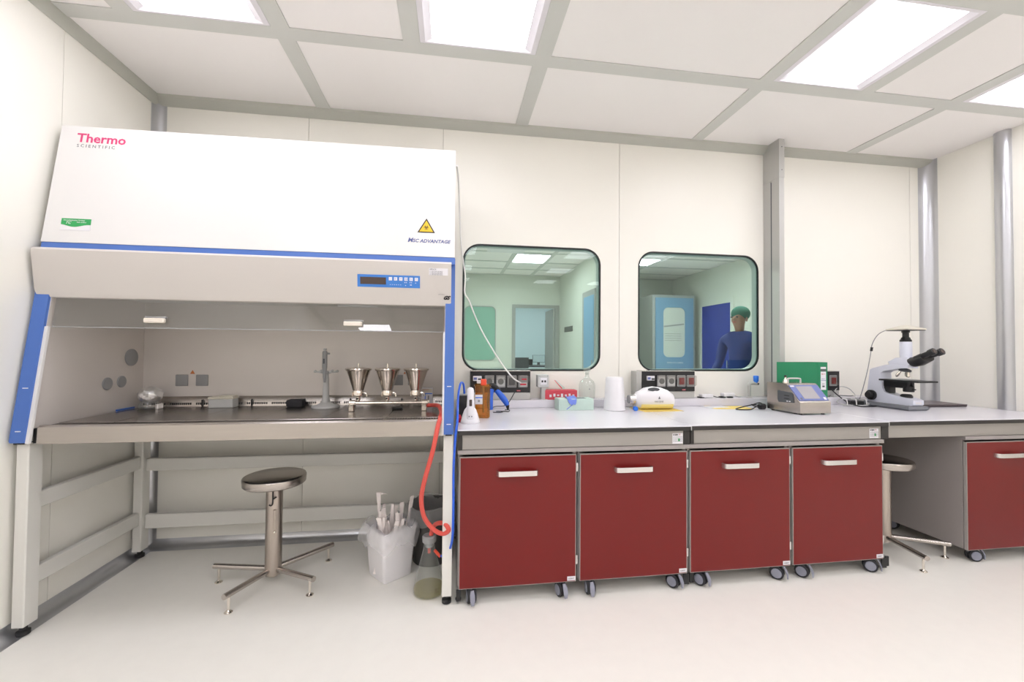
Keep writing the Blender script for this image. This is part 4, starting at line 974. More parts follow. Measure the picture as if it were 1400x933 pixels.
# bits on the ledge
for i, (x, lab) in enumerate(((3.86, 'small white adapter with black plug on the ledge, nearer the socket strip'), (4.04, 'small white adapter lying on black pieces on the ledge, nearer the tap'))):
    a = thing('power_adapter', lab, 'adapter', (x, -0.075, 0.952), 'white adapters on the ledge')
    MB().box((x-0.025, -0.10, 0.957+0.006*i), (x+0.075, -0.055, 0.980+0.008*i), 0.004, rot=0.1).build('adapter_body', M['plastic'], a)
    MB().box((x-0.04, -0.105, 0.953), (x-0.005, -0.06, 0.962), 0.003).build('plug', M['black'], a)
    MB().tube(spline([(x+0.07, -0.08, 0.968), (x+0.10, -0.09, 0.960), (x+0.12, -0.085, 0.957), (x+0.135, -0.08, 0.957)], 5), 0.003, 6).build('lead', M['black' if i == 0 else 'grey'], a)
    if i: MB().box((x+0.01, -0.112, 0.953), (x+0.05, -0.085, 0.962), 0.002).build('plug', M['black'], a)
tp = thing('gas_tap', 'grey bench tap with bright blue knob beside the grey duct', 'tap', (4.25, -0.085, 0.952))
MB().lathe([(0.026, 0.953), (0.026, 0.957), (0.014, 0.960)], (4.243, -0.085, 0), 20).build('tap_foot', M['duct'], tp)
MB().tube(spline([(4.243, -0.085, 0.956), (4.243, -0.085, 1.02), (4.243, -0.085, 1.048), (4.252, -0.085, 1.061), (4.275, -0.088, 1.063), (4.305, -0.09, 1.062)], 6), 0.0125, 12).build('tap_pipe', M['duct'], tp)
MB().lathe([(0.010, 1.060), (0.012, 1.072), (0.019, 1.082), (0.020, 1.115), (0.017, 1.122)], (4.298, -0.09, 0), 14).build('tap_knob', M['blu'], tp)
MB().cyl((4.305, -0.09, 1.062), (4.318, -0.095, 1.056), 0.008, n=10).build('nozzle', M['black'], tp)

# ------------------------------------------------------------------ particle counter
pc = thing('particle_counter', 'stainless steel desktop particle counter with sloped touch screen', 'particle counter', (4.28, -0.46, T))
# local frame: u along the front (to the right), v to the rear
P0 = Vector((4.208, -0.605, T)); U = Vector((1.0, 0.02, 0)).normalized(); V = Vector((-0.06, 1.0, 0)).normalized()
def pcp(u, v, z): return P0 + U*u + V*v + Vector((0, 0, z))
def pcprism(prof, u0, u1): return MB().loft([[pcp(u0, v, z) for v, z in prof], [pcp(u1, v, z) for v, z in prof]])
prof = [(0, 0.010), (0, 0.082), (0.006, 0.088), (0.10, 0.190), (0.112, 0.198), (0.27, 0.198), (0.27, 0.010)]
pcprism(prof, 0, 0.232).build('case', M['steel'], pc)
for u in (0.02, 0.19):
    for v in (0.02, 0.24): MB().lathe([(0.010, T), (0.012, T+0.010)], tuple(pcp(u, v, 0))[:2]+(0,), 12).build('foot', M['rubber'], pc)
nv = Vector((0, -0.735, 0.678))
def scr(u0, u1, a0, a1, off, th, m, nm, par):
    A = lambda u, a: pcp(u, 0.006+0.094*a, 0.088+0.102*a) + nv*off
    ins = [A(u0, a0), A(u1, a0), A(u1, a1), A(u0, a1)]
    return MB().loft([ins, [p + nv*th for p in ins]]).build(nm, m, par)
bz = scr(0.006, 0.226, 0.04, 0.97, 0.0005, 0.003, M['scrblue'], 'screen_bezel', pc)
scr(0.050, 0.172, 0.14, 0.88, 0.0036, 0.001, M['screen'], 'touch_display', bz)
scr(0.010, 0.040, 0.86, 0.93, 0.0036, 0.0006, M['sticker'], 'maker_mark', bz)
scr(0.198, 0.216, 0.08, 0.22, 0.0036, 0.0006, M['sticker'], 'power_symbol', bz)
scr(0.020, 0.034, 0.10, 0.20, 0.0036, 0.0006, M['pgrey'], 'maker_mark', bz)
MB().loft([[pcp(-0.0005-d, v, z) for v, z in ((0.045, 0.075), (0.055, 0.14), (0.175, 0.148), (0.175, 0.085), (0.165, 0.068))] for d in (0, 0.004)]).build('side_port', M['dgrey'], pc)
for v, z in ((0.10, 0.115), (0.10, 0.095)): MB().loft([[pcp(-0.0045-d, v+a, z+b) for a, b in ((-0.02, 0), (0.02, 0), (0.02, 0.006), (-0.02, 0.006))] for d in (0, 0.001)]).build('port_mark', M['black'], pc)
for v in (0.075, 0.095): MB().loft([[pcp(-0.0045-d, v+a, 0.078+b) for a, b in ((-0.006, 0), (0.006, 0), (0.006, 0.006), (-0.006, 0.006))] for d in (0, 0.001)]).build('port_mark', M['sticker'], pc)
MB().tube(spline([pcp(0.045, 0.14, 0.198), pcp(0.045, 0.14, 0.222), pcp(0.052, 0.14, 0.230), pcp(0.13, 0.14, 0.230), pcp(0.142, 0.14, 0.222), pcp(0.142, 0.14, 0.198)], 5), 0.0055, 10).build('carry_handle', M['lgrey'], pc)
inl = pcp(0.035, 0.15, 0)
MB().lathe([(0.016, T+0.198), (0.016, T+0.212), (0.010, T+0.222), (0.006, T+0.230), (0.006, T+0.240)], (inl.x, inl.y, 0), 16).build('isokinetic_inlet', M['chrome'], pc)
MB().lathe([(0.008, T+0.240), (0.008, T+0.250), (0.006, T+0.252)], (inl.x, inl.y, 0), 12).build('inlet_cap', M['black'], pc)
cc = MB().tube(spline([(4.19, -0.30, T+0.03), (4.15, -0.31, T+0.045), (4.10, -0.30, T+0.03), (4.02, -0.30, T+0.014), (3.955, -0.325, T+0.005), (3.96, -0.36, T+0.005), (4.04, -0.365, T+0.006), (4.10, -0.34, T+0.02), (4.15, -0.33, T+0.01), (4.12, -0.30, T+0.02), (4.08, -0.32, T+0.035), (4.13, -0.34, T+0.03), (4.18, -0.32, T+0.02)], 6), 0.004, 7)
cc.box((4.135, -0.345, T+0.001), (4.185, -0.30, T+0.04), 0.01)
cc = cc.build('power_cable', M['cable'], None, off=(4.1, -0.33, T)); tag(cc, 'black power cable bunched behind the particle counter', 'cable')

bd = thing('ring_binder', 'green ring binder standing upright with a white spine label', 'binder', (4.52, -0.24, T))
bo = Vector((4.632, -0.300, 0)); ang_b = math.radians(0)
# cover face seen square on, spine at the far right end
MB().prism([(4.305, -0.298), (4.638, -0.298), (4.638, -0.294), (4.305, -0.294)], 'Z', T, 1.235).prism([(4.312, -0.288), (4.638, -0.228), (4.638, -0.224), (4.312, -0.284)], 'Z', T, 1.235).build('cover', M['green'], bd)
MB().box((4.638, -0.300, T), (4.720, -0.222, 1.235), 0.002).build('spine', M['green'], bd)
MB().prism([(4.33, -0.2935), (4.637, -0.2935), (4.637, -0.235), (4.33, -0.288)], 'Z', T+0.01, 1.22).build('paper_block', M['sticker'], bd)
MB().box((4.660, -0.3015, 1.030), (4.704, -0.3003, 1.165)).build('spine_label', M['sticker'], bd)
MB().box((4.660, -0.3015, 1.185), (4.704, -0.3003, 1.200)).build('spine_label', M['sticker'], bd)
MB().box((4.660, -0.3020, 1.168), (4.704, -0.3003, 1.182)).build('spine_band', M['dgrey'], bd)
text('ISO 5', 0.013, M['pred'], bd, (4.666, -0.302, 1.143), name='label_print')
text('dossier', 0.010, M['pblue'], bd, (4.666, -0.302, 1.108), name='label_print')
MB().box((4.662, -0.3020, 1.098), (4.702, -0.3013, 1.101)).build('label_print', M['pblue'], bd)
text('2014', 0.011, M['pgrey'], bd, (4.670, -0.302, 1.070), name='label_print')
MB().box((4.672, -0.3020, 1.050), (4.692, -0.3013, 1.062)).build('label_print', M['dgrey'], bd)
MB().lathe([(0.011, 0), (0.011, 0.002), (0.001, 0.002)], (4.682, -0.302, 0.975), 18, 'Y').build('finger_hole', M['ink'], bd)

# ------------------------------------------------------------------ microscope
ms = thing('microscope', 'white trinocular microscope with black eyepieces and camera on top', 'microscope', (5.24, -0.32, T))
mx0, mx1 = 5.155, 5.330; xc = 5.245
def YZ(poly, a, b): return MB().prism(poly, 'X', a, b)
mb = MB()
mb.loft([[(mx0+0.012, y_, T) if s < 0 else (mx1-0.012, y_, T) for s, y_ in ((-1, -0.10), (-1, -0.50), (1, -0.50), (1, -0.10))],
         [(mx0 if s < 0 else mx1, y_, T+0.014) for s, y_ in ((-1, -0.095), (-1, -0.51), (1, -0.51), (1, -0.095))],
         [(mx0+0.006 if s < 0 else mx1-0.006, y_, z_) for s, y_, z_ in ((-1, -0.105, T+0.036), (-1, -0.505, T+0.032), (1, -0.505, T+0.032), (1, -0.105, T+0.036))]]).build('foot_plate', M['scopeg'], ms)
MB().prism([(-0.17, T+0.034), (-0.495, T+0.034), (-0.505, T+0.044), (-0.505, T+0.074), (-0.485, T+0.082), (-0.335, T+0.105), (-0.300, T+0.120), (-0.288, T+0.15), (-0.282, T+0.262), (-0.30, T+0.275), (-0.42, T+0.300), (-0.470, T+0.302), (-0.470, T+0.322), (-0.36, T+0.328), (-0.315, T+0.322), (-0.215, T+0.292), (-0.195, T+0.28), (-0.17, T+0.10)], 'X', xc-0.045, xc+0.045).build('arm', M['scope'], ms)
mb = MB()
mb.loft([[(xc+sx*0.042, y_, z_) for sx, y_, z_ in ((-1, -0.34, T+0.326), (1, -0.34, T+0.326), (1, -0.475, T+0.318), (-1, -0.475, T+0.318))],
         [(xc+sx*0.046, y_, z_) for sx, y_, z_ in ((-1, -0.335, T+0.345), (1, -0.335, T+0.345), (1, -0.482, T+0.335), (-1, -0.482, T+0.335))],
         [(xc+sx*0.036, y_, z_) for sx, y_, z_ in ((-1, -0.385, T+0.378), (1, -0.385, T+0.378), (1, -0.468, T+0.382), (-1, -0.468, T+0.382))]]).build('head', M['scope'], ms)
MB().lathe([(0.034, T+0.372), (0.035, T+0.40), (0.035, T+0.492), (0.033, T+0.495)], (xc, -0.424, 0), 28).build('photo_tube', M['scope'], ms)
MB().lathe([(0.034, T+0.495), (0.034, T+0.508), (0.028, T+0.514), (0.026, T+0.524), (0.019, T+0.530), (0.019, T+0.560), (0.024, T+0.563), (0.024, T+0.576)], (xc, -0.424, 0), 24).build('camera_adapter', M['black'], ms)
cm = MB().loft([[(xc+sx*0.075, -0.424+sy*0.075, z_) for sx, sy in ((-1, -1), (1, -1), (1, 1), (-1, 1))] for z_ in (T+0.576, T+0.581)]).build('camera_base', M['black'], ms)
MB().loft([[(xc+sx*s_, -0.424+sy*s_, z_) for sx, sy in ((-1, -1), (1, -1), (1, 1), (-1, 1))] for s_, z_ in ((0.078, T+0.581), (0.078, T+0.589), (0.012, T+0.617))]).build('camera_housing', M['cream'], ms)
# black binocular body and two eyepiece tubes
mb = MB(); rings = []
for y_, z_, w, h_ in ((-0.458, T+0.352, 0.036, 0.032), (-0.475, T+0.348, 0.050, 0.034), (-0.52, T+0.358, 0.058, 0.033), (-0.565, T+0.378, 0.056, 0.024)):
    rings.append([(xc+w*math.cos(2*PI*k/20), y_+0.3*h_*math.sin(2*PI*k/20), z_+h_*math.sin(2*PI*k/20)) for k in range(20)])
mb.loft(rings).build('binocular_body', M['black'], ms, ang=50)
for s in (-1, 1):
    a = Vector((xc+s*0.032, -0.515, T+0.372)); d = Vector((0, -0.905, 0.425)).normalized()
    MB().tube([a, a+d*0.045, a+d*0.046, a+d*0.095, a+d*0.098, a+d*0.128, a+d*0.130], [0.020, 0.021, 0.018, 0.018, 0.023, 0.024, 0.019], 20).build('eyepiece', M['black'], ms, ang=25)
    MB().tube([a+d*0.128, a+d*0.1315], [0.015, 0.015], 16).build('eyepiece_lens', M['lcd'], ms)
# nosepiece and objectives
MB().lathe([(0.020, 0), (0.036, 0.004), (0.036, 0.014), (0.028, 0.020)], (0, 0, 0), 24).xf(Matrix.Translation((xc, -0.415, T+0.276)) @ Matrix.Rotation(0.22, 4, 'X')).build('nosepiece', M['dgrey'], ms)
for (ox, oy, tx_, ty_, ln, rr_) in ((0, -0.022, 0.0, 0.0, 0.042, 0.012), (0, 0.030, 0.0, 0.75, 0.05, 0.009), (0.026, 0.012, 0.6, 0.4, 0.045, 0.009), (-0.026, 0.012, -0.6, 0.4, 0.04, 0.008)):
    a = Vector((xc+ox, -0.415+oy, T+0.276)); d = Vector((tx_, ty_, -1)).normalized()
    MB().tube([a, a+d*ln*0.35, a+d*ln*0.36, a+d*ln*0.85, a+d*ln], [rr_*0.8, rr_*0.8, rr_, rr_, rr_*0.5], 16).build('objective', M['chrome'], ms)
# stage, condenser, lamp
sg = MB().box((xc-0.085, -0.568, T+0.204), (xc+0.085, -0.295, T+0.216), 0.003).build('stage', M['black'], ms)
MB().box((xc-0.075, -0.47, T+0.216), (xc+0.075, -0.33, T+0.219), 0.001).build('slide_holder', M['grey'], ms)
MB().box((xc-0.030, -0.46, T+0.155), (xc+0.030, -0.282, T+0.205), 0.006).box((xc-0.028, -0.33, T+0.11), (xc+0.028, -0.285, T+0.16), 0.004).build('stage_carrier', M['black'], ms)
MB().lathe([(0.030, T+0.130), (0.032, T+0.134), (0.032, T+0.170), (0.024, T+0.180), (0.022, T+0.204)], (xc, -0.440, 0), 22).build('condenser', M['black'], ms)
MB().lathe([(0.034, T+0.078), (0.036, T+0.082), (0.036, T+0.100), (0.028, T+0.110), (0.024, T+0.112)], (xc, -0.425, 0), 22).build('lamp_housing', M['black'], ms)
MB().cyl((xc, -0.44, T+0.15), (xc-0.01, -0.495, T+0.150), 0.004, n=8).build('aperture_lever', M['black'], ms)
for s in (-1, 1):
    MB().lathe([(0.034, s*0.046), (0.038, s*0.050), (0.038, s*0.068), (0.026, s*0.070), (0.026, s*0.088), (0.022, s*0.092)], (xc, -0.215, T+0.085), 26, 'X').build('focus_knob', M['black'], ms)
MB().tube([(xc-0.09, -0.245, T+0.10), (xc-0.092, -0.262, T+0.118)], 0.005, 8).build('focus_lever', M['black'], ms)
MB().box((xc-0.025, -0.5062, T+0.048), (xc+0.025, -0.5052, T+0.062)).build('maker_mark', M['sticker'], ms)
cbl = MB().tube(spline([(xc-0.002, -0.35, T+0.585), (xc-0.02, -0.30, T+0.583), (xc-0.04, -0.255, T+0.55), (xc-0.055, -0.225, T+0.48), (xc-0.06, -0.215, T+0.40), (xc-0.07, -0.20, T+0.28), (xc-0.08, -0.175, T+0.15), (xc-0.09, -0.155, T+0.06), (xc-0.10, -0.14, T+0.012)], 7), 0.003, 7).build('camera_cable', M['grey'], ms)
MB().tube([(xc-0.002, -0.343, T+0.585), (xc-0.012, -0.315, T+0.585)], 0.006, 8).build('cable_plug', M['black'], cbl)
MB().tube([(xc-0.0545, -0.2215, T+0.455), (xc-0.0555, -0.217, T+0.425)], 0.0085, 8).build('ferrite_bead', M['black'], cbl)

cg = thing('cable_bundle', 'tangle of grey and white cables with a black adapter behind the microscope', 'cables', (5.05, -0.20, T))
MB().box((5.02, -0.22, T+0.008), (5.12, -0.16, T+0.038), 0.006, rot=-0.2).build('adapter', M['black'], cg)
MB().tube(spline([(4.95, -0.20, T+0.005), (5.00, -0.24, T+0.006), (5.08, -0.25, T+0.008), (5.15, -0.23, T+0.016), (5.16, -0.17, T+0.035), (5.08, -0.14, T+0.05), (4.99, -0.13, T+0.04), (4.94, -0.17, T+0.015), (4.98, -0.21, T+0.008)], 6), 0.004, 7).build('grey_cable', M['lgrey'], cg)
MB().tube(spline([(4.96, -0.12, 0.957), (4.99, -0.10, 1.01), (5.05, -0.09, 1.035), (5.11, -0.10, 1.02), (5.13, -0.13, 0.98), (5.11, -0.16, 0.95)], 6), 0.0035, 7).build('grey_cable', M['lgrey'], cg)
MB().tube(spline([(4.92, -0.11, 0.957), (4.96, -0.09, 0.965), (5.04, -0.07, 0.962), (5.12, -0.10, 0.960), (5.17, -0.08, 0.960)], 6), 0.0035, 7).build('dark_cable', M['dgrey'], cg)
for k, x in enumerate((4.955, 5.035, 5.125)):
    MB().tube(spline([(x, -0.235, T+0.01), (x+0.008, -0.22, T+0.05), (x+0.012, -0.18, T+0.05)], 4), 0.004, 6).build('white_tie', M['wcord'], cg)
sc_ = MB().tube(spline([(4.945, -0.105, 1.02), (4.96, -0.13, 0.985), (4.99, -0.20, T+0.03), (5.02, -0.28, T+0.005), (5.10, -0.29, T+0.005), (5.18, -0.27, T+0.005)], 6), 0.0042, 7).build('power_cable', M['cable'], None, off=(5.02, -0.28, T)); tag(sc_, 'black power cable running from the binder socket to the microscope', 'cable')
lp = thing('laptop', 'closed dark brown-grey laptop beside the microscope', 'laptop', (5.72, -0.24, T))
MB().box((5.50, -0.345, T+0.003), (5.885, -0.085, T+0.013), 0.003, rot=-0.06).build('laptop_base', M['laptop'], lp)
MB().box((5.498, -0.347, T+0.0135), (5.887, -0.083, T+0.021), 0.003, rot=-0.06).build('laptop_lid', M['laptop'], lp)
for dx in (5.54, 5.84): MB().lathe([(0.007, T), (0.007, T+0.004)], (dx, -0.22, 0), 10).build('rubber_foot', M['rubber'], lp)

# ------------------------------------------------------------------ the room seen through the windows
FX0, FX1, FYB = -0.6, 7.06, 6.12
struct(MB().box((FX0-0.1, 0.058, -0.1), (FX1+0.1, 9.6, 0)).build('floor_beyond', M['floor']))
fc_ = sroot('ceiling_beyond')
MB().box((FX0-0.1, 0.058, 2.965), (FX1+0.1, 9.6, 3.06)).build('ceiling_slab', M['ceil'], fc_)
for y in (0.72, 1.44, 2.16, 2.88, 3.95, 4.72, 5.42, 6.05): MB().box((FX0, y-0.035, 2.957), (FX1, y+0.035, 2.965)).build('ceiling_beam', M['beam'], fc_)
for x in (0.2, 1.6, 3.0, 3.68, 5.24, 5.70): MB().box((x-0.035, 0.058, 2.9565), (x+0.035, FYB, 2.965)).build('ceiling_beam', M['beam'], fc_)
struct(MB().box((FX0-0.1, 0.058, 0), (FX0, FYB, 2.965)).build('wall_beyond_left', M['fwall']))
struct(MB().box((FX1, 0.058, 0), (FX1+0.1, FYB, 2.965)).build('wall_beyond_right', M['fwall']))
struct(MB().box((4.35, 3.70, 0), (5.02, FYB, 2.965)).build('wall_pier', M['fwall']))
fb = sroot('wall_beyond')
MB().box((FX0, FYB, 0), (3.33, FYB+0.1, 2.965)).box((4.24, FYB, 0), (FX1, FYB+0.1, 2.965)).box((3.33, FYB, 2.245), (4.24, FYB+0.1, 2.965)).build('wall_core', M['fwall'], fb)
dr = sroot('door_1')
MB().box((3.26, FYB-0.02, 0), (3.335, FYB, 2.31)).box((4.235, FYB-0.02, 0), (4.33, FYB, 2.31)).box((3.335, FYB-0.02, 2.24), (4.235, FYB, 2.31)).build('door_frame', M['fframe'], dr)
MB().box((4.19, FYB, 0), (4.23, FYB+0.8, 2.23)).build('door_leaf', M['fframe'], dr)
struct(MB().box((1.8, FYB+0.101, 0), (2.8, FYB+0.2, 2.6)).box((1.8, 9.5, 0), (7, 9.6, 2.965)).build('wall_office', M['cyanwall']))
gw = thing('round_cornered_window', 'frosted green window with rounded corners in the far room', 'window', (2.55, FYB-0.01, 1.6))
frame_ring(MB(), rrect(2.21, 1.06, 2.90, 2.26, 0.12), rrect(2.23, 1.08, 2.88, 2.24, 0.10), FYB-0.015, FYB-0.001).build('window_frame', M['fframe'], gw)
MB().prism(rrect(2.23, 1.08, 2.88, 2.24, 0.10), 'Y', FYB-0.008, FYB-0.002).build('frosted_pane', M['fglass'], gw)
sw = MB().box((4.338, 5.10, 1.69), (4.35, 5.70, 1.80), 0.003).build('wall_vent', M['switch'], None, off=(4.344, 5.4, 1.74)); tag(sw, 'small dark grey plate on the far wall right of the office doorway', 'wall plate')
sw = MB().box((6.26, FYB-0.012, 1.745), (6.45, FYB, 1.83), 0.003).build('wall_plate', M['switch'], None, off=(6.35, FYB, 1.79)); tag(sw, 'small dark grey plate on the far wall left of the pale blue door', 'wall plate')
for (a, b, y0, y1, nm) in ((3.04, 3.64, 4.0, 4.68, 'bright ceiling light seen through the first window'), (5.28, 5.66, 3.99, 4.55, 'bright ceiling light seen through the second window')):
    ceiling_light(a, b, y0, y1, nm, 'ceiling lights of the far room', 2.945, 'farlamp', 0.01, 0.01)
for (a, b, y0, y1) in ((0.5, 1.4, 1.0, 1.6), (2.6, 3.5, 1.0, 1.6), (4.9, 5.8, 1.0, 1.6), (0.4, 1.2, 3.8, 4.4), (5.3, 6.3, 2.3, 2.9)):  # last one unseen, added to brighten the view through the second window
    ceiling_light(a, b, y0, y1, 'ceiling light of the far room nearer the windows, above their view, one of them added as fill', 'ceiling lights of the far room out of view', 2.945, 'farlamp', 0.01, 0.01)
av = thing('white_frame', 'white framed panel at the top of the first window view', 'framed panel', (2.82, 3.75, 2.94))  # plain white framed panel under the far ceiling, no emission
MB().box((2.51, 3.52, 2.935), (3.12, 3.90, 2.957), 0.004).build('frame_rim', M['lframe'], av)
MB().box((2.55, 3.56, 2.931), (3.08, 3.86, 2.936), 0.002).build('frame_face', M['sticker'], av)
# pale blue airlock door in its cabin
dc = thing('airlock_cabin', 'pale blue door with a rounded window in a low cabin in the far room', 'door cabin', (6.5, 5.0, 0))
MB().box((6.00, 5.0, 0), (6.94, 5.6, 2.46), 0.004).build('cabin_body', M['fframe'], dc)
dl = MB(); hole = rrect(6.22, 1.18, 6.70, 2.20, 0.11)
plate_with_hole(dl, 6.06, 0.02, 6.88, 2.40, hole, 4.965, 4.998); dl = dl.build('door_leaf', M['fdoor'], dc)
MB().prism(hole, 'Y', 4.985, 4.992).build('door_glass', M['fwall'], dc)
for k in range(4): MB().box((6.26, 4.980, 1.52+0.045*k), (6.62, 4.9845, 1.528+0.045*k)).build('window_print', M['fframe'], dc)
MB().box((6.24, 4.978, 1.82), (6.68, 4.984, 1.85), tilt=('Y', -0.12)).build('window_print', M['fframe'], dc)
text('PUSH TO OPEN', 0.05, M['sticker'], dc, (6.30, 4.963, 1.05), name='door_print')
# deep blue doorway on the side wall
d2 = sroot('door_2')
MB().box((7.03, 3.93, 0), (7.06, 4.02, 2.33)).box((7.03, 4.92, 0), (7.06, 4.99, 2.33)).box((7.03, 4.02, 2.22), (7.06, 4.92, 2.33)).build('door_frame', M['fwall'], d2)
MB().box((7.045, 4.02, 0), (7.058, 4.92, 2.22)).build('door_leaf', M['fblue'], d2)
MB().box((7.02, 4.10, 1.0), (7.045, 4.13, 1.14), 0.004).build('door_handle', M['alu'], d2)
d3 = sroot('door_3')
MB().box((4.325, 3.72, 0), (4.35, 4.40, 2.36)).build('door_frame', M['fframe'], d3)
MB().box((4.318, 3.76, 0), (4.325, 4.30, 2.26)).build('door_leaf', M['fdoor'], d3)
MB().box((4.305, 3.80, 1.02), (4.318, 3.84, 1.14), 0.003).build('door_handle', M['alu'], d3)
# office furniture beyond the doorway
dk = thing('office_desk', 'dark desk in the bright office beyond the far doorway', 'desk', (4.1, 7.9, 0))
MB().box((3.5, 7.6, 0.86), (4.9, 8.3, 0.90), 0.004).build('desk_top', M['dgrey'], dk)
for x in (3.55, 4.82): 
    for y in (7.65, 8.22): MB().box((x, y, 0), (x+0.05, y+0.05, 0.86)).build('leg', M['dgrey'], dk)
mn = thing('monitor', 'pale cyan lit screen on the office desk beyond the doorway', 'monitor', (4.25, 7.95, 0.9))
MB().box((4.08, 7.93, 0.97), (4.42, 7.96, 1.17), 0.006).build('screen_case', M['dgrey'], mn)
MB().box((4.09, 7.926, 0.98), (4.41, 7.9295, 1.16)).build('screen', M['cyanwall'], mn)
MB().box((4.22, 7.92, 0.90), (4.28, 8.0, 0.97), 0.003).build('stand', M['dgrey'], mn)
bs = MB().box((3.85, 7.8, 0.902), (4.06, 8.0, 1.06), 0.01).build('desk_tray', M['black'], None, off=(3.95, 7.9, 0.9)); tag(bs, 'black tray box on the office desk beyond the doorway', 'tray')
def office_chair(x, y, z, lab):
    c = thing('office_chair', lab, 'chair', (x, y, 0), 'office chairs beyond the doorway')
    MB().box((x-0.22, y-0.22, 0.46), (x+0.22, y+0.22, 0.54), 0.03, 2).build('seat', M['dgrey'], c)
    MB().loft([[(x+sx*0.20, y-0.22+dy, 0.56) for sx, dy in ((-1, 0), (1, 0), (1, 0.06), (-1, 0.06))], [(x+sx*0.19, y-0.28+dy, z) for sx, dy in ((-1, 0), (1, 0), (1, 0.04), (-1, 0.04))]]).build('backrest', M['dgrey'], c)
    MB().cyl((x, y, 0.06), (x, y, 0.46), 0.03, n=10).build('gas_lift', M['black'], c)
    for k in range(5): MB().cyl((x, y, 0.08), (x+0.26*math.cos(k*1.2566), y+0.26*math.sin(k*1.2566), 0.03), 0.02, 0.015, n=8).build('leg', M['black'], c)
office_chair(3.60, 7.2, 1.12, 'dark grey office chair seen at the hinge-free side of the far doorway')
office_chair(4.52, 7.3, 1.24, 'dark grey high-backed office chair near the open door leaf')
of = ceiling_light(3.6, 4.6, 7.2, 8.0, 'ceiling light of the office beyond the far doorway', 'ceiling lights of the far room out of view', 2.945, 'farlamp', 0.01, 0.01)

# person standing in the room beyond the second window
pr = thing('person', 'person in navy scrubs and teal cap standing beyond the second window', 'person', (5.02, 1.05, 0))
def skinned(name, pts, edges, m, parent, sub=2, root=0):
    me = bpy.data.meshes.new(name)
    me.from_pydata([p[:3] for p in pts], edges, []); me.update()
    o = bpy.data.objects.new(name, me); COL.objects.link(o)
    sk = o.modifiers.new('skin', 'SKIN')
    bm = bmesh.new(); bm.from_mesh(me); ly = bm.verts.layers.skin.verify(); bm.verts.ensure_lookup_table()
    for i, v in enumerate(bm.verts):
        r = pts[i][3]; v[ly].radius = r if isinstance(r, tuple) else (r, r); v[ly].use_root = (i == root)
    bm.to_mesh(me); bm.free()
    s = o.modifiers.new('sub', 'SUBSURF'); s.levels = sub; s.render_levels = sub
    bpy.context.view_layer.update()
    m2 = bpy.data.meshes.new_from_object(o.evaluated_get(bpy.context.evaluated_depsgraph_get()))
    bpy.data.objects.remove(o)
    m2.materials.clear(); m2.materials.append(m)
    for p in m2.polygons: p.use_smooth = True
    q = bpy.data.objects.new(name, m2); COL.objects.link(q); q.parent = parent
    return q
# local coordinates, figure faces -x (towards the first window), about 1.76 m tall
B = [(0, 0, 0.98, (0.15, 0.11)), (0, 0, 1.14, (0.14, 0.105)), (0, 0, 1.32, (0.155, 0.11)), (0, 0, 1.45, (0.13, 0.09)), (-0.01, 0, 1.53, 0.055),
     (0, 0.19, 1.44, 0.065), (-0.02, 0.24, 1.18, 0.048), (-0.20, 0.20, 1.04, 0.038), (-0.27, 0.17, 1.03, 0.030),
     (0, -0.19, 1.44, 0.065), (-0.02, -0.24, 1.18, 0.048), (-0.20, -0.20, 1.06, 0.038), (-0.27, -0.15, 1.05, 0.030),
     (0, 0.10, 0.88, 0.095), (-0.01, 0.11, 0.50, 0.062), (0.02, 0.11, 0.10, 0.042), (-0.13, 0.12, 0.04, 0.036),
     (0, -0.10, 0.88, 0.095), (-0.01, -0.11, 0.50, 0.062), (0.02, -0.11, 0.10, 0.042), (-0.13, -0.12, 0.04, 0.036)]
Eg = [(0, 1), (1, 2), (2, 3), (3, 4), (3, 5), (5, 6), (6, 7), (7, 8), (3, 9), (9, 10), (10, 11), (11, 12), (0, 13), (13, 14), (14, 15), (15, 16), (0, 17), (17, 18), (18, 19), (19, 20)]
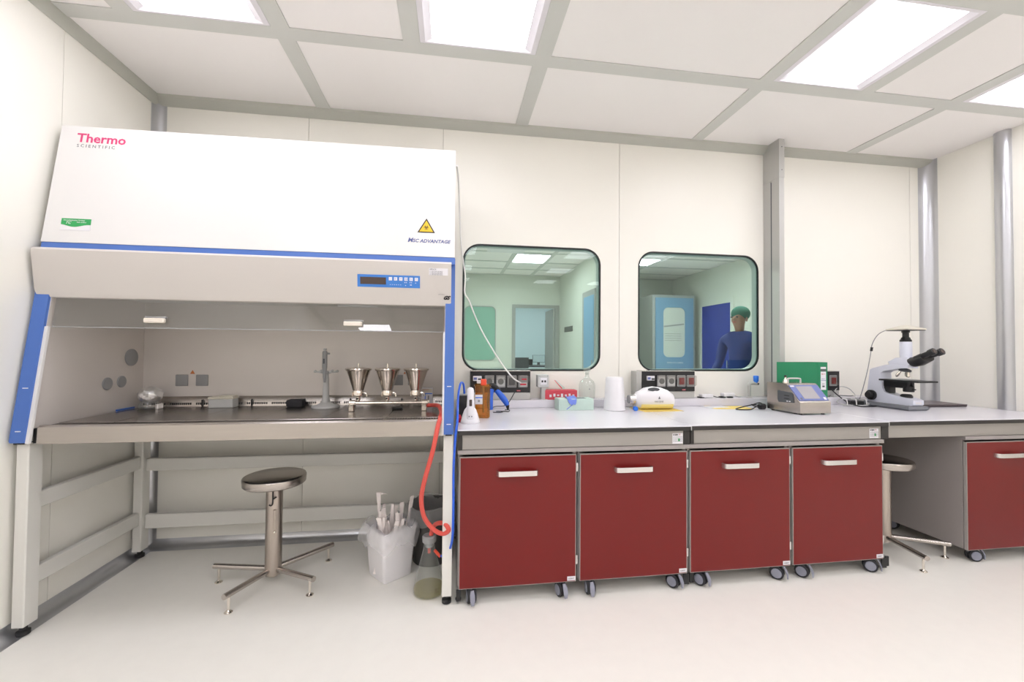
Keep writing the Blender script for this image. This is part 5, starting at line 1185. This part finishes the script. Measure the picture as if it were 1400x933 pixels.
skinned('body', B, Eg, M['scrub'], pr)
hd = skinned('head', [(-0.01, 0, 1.50, 0.045), (-0.02, 0, 1.57, 0.05), (-0.03, 0, 1.62, (0.068, 0.062)), (-0.025, 0, 1.69, (0.088, 0.074)), (-0.015, 0, 1.75, (0.066, 0.06)), (-0.115, 0, 1.645, 0.014), (-0.105, 0, 1.665, 0.010)], [(0, 1), (1, 2), (2, 3), (3, 4), (3, 6), (6, 5)], M['skin'], pr)
MB().sphere((0.0, 0, 1.715), (0.105, 0.088, 0.085), 20, 12).build('cap', M['cap'], None, smooth=True).parent = pr
for s in (-1, 1):
    e = MB().sphere((-0.108, s*0.030, 1.676), (0.010, 0.014, 0.009), 8, 6).build('eye', M['ink'], None); e.parent = pr
    e = MB().sphere((-0.02, s*0.080, 1.650), (0.016, 0.008, 0.026), 8, 6).build('ear', M['skin'], None); e.parent = pr
    cx, cy, cz = -0.27, (0.17 if s > 0 else -0.15), (1.03 if s > 0 else 1.05)
    P = [(cx, cy, cz, 0.022), (cx-0.05, cy-0.01*s, cz-0.005, (0.026, 0.016)), (cx-0.09, cy-0.015*s, cz-0.01, (0.026, 0.014))]
    Ed = [(0, 1), (1, 2)]
    for k in range(4):
        dy = (k-1.5)*0.019; ln = (0.060, 0.070, 0.066, 0.052)[k]; b0 = len(P)
        P += [(cx-0.10, cy-0.015*s+dy, cz-0.012, 0.0095), (cx-0.10-ln*0.6, cy-0.018*s+dy, cz-0.018, 0.009), (cx-0.10-ln, cy-0.02*s+dy, cz-0.040, 0.007)]
        Ed += [(2, b0), (b0, b0+1), (b0+1, b0+2)]
    b0 = len(P); P += [(cx-0.045, cy-0.045*s, cz, 0.010), (cx-0.08, cy-0.062*s, cz-0.005, 0.009)]; Ed += [(0, b0), (b0, b0+1)]
    skinned('hand', P, Ed, M['skin'], pr, 1)
m_ = MB().sphere((-0.103, 0, 1.622), (0.010, 0.022, 0.004), 10, 6).build('mouth', M['pred'], None); m_.parent = pr
pr.rotation_euler = (0, 0, math.radians(20))
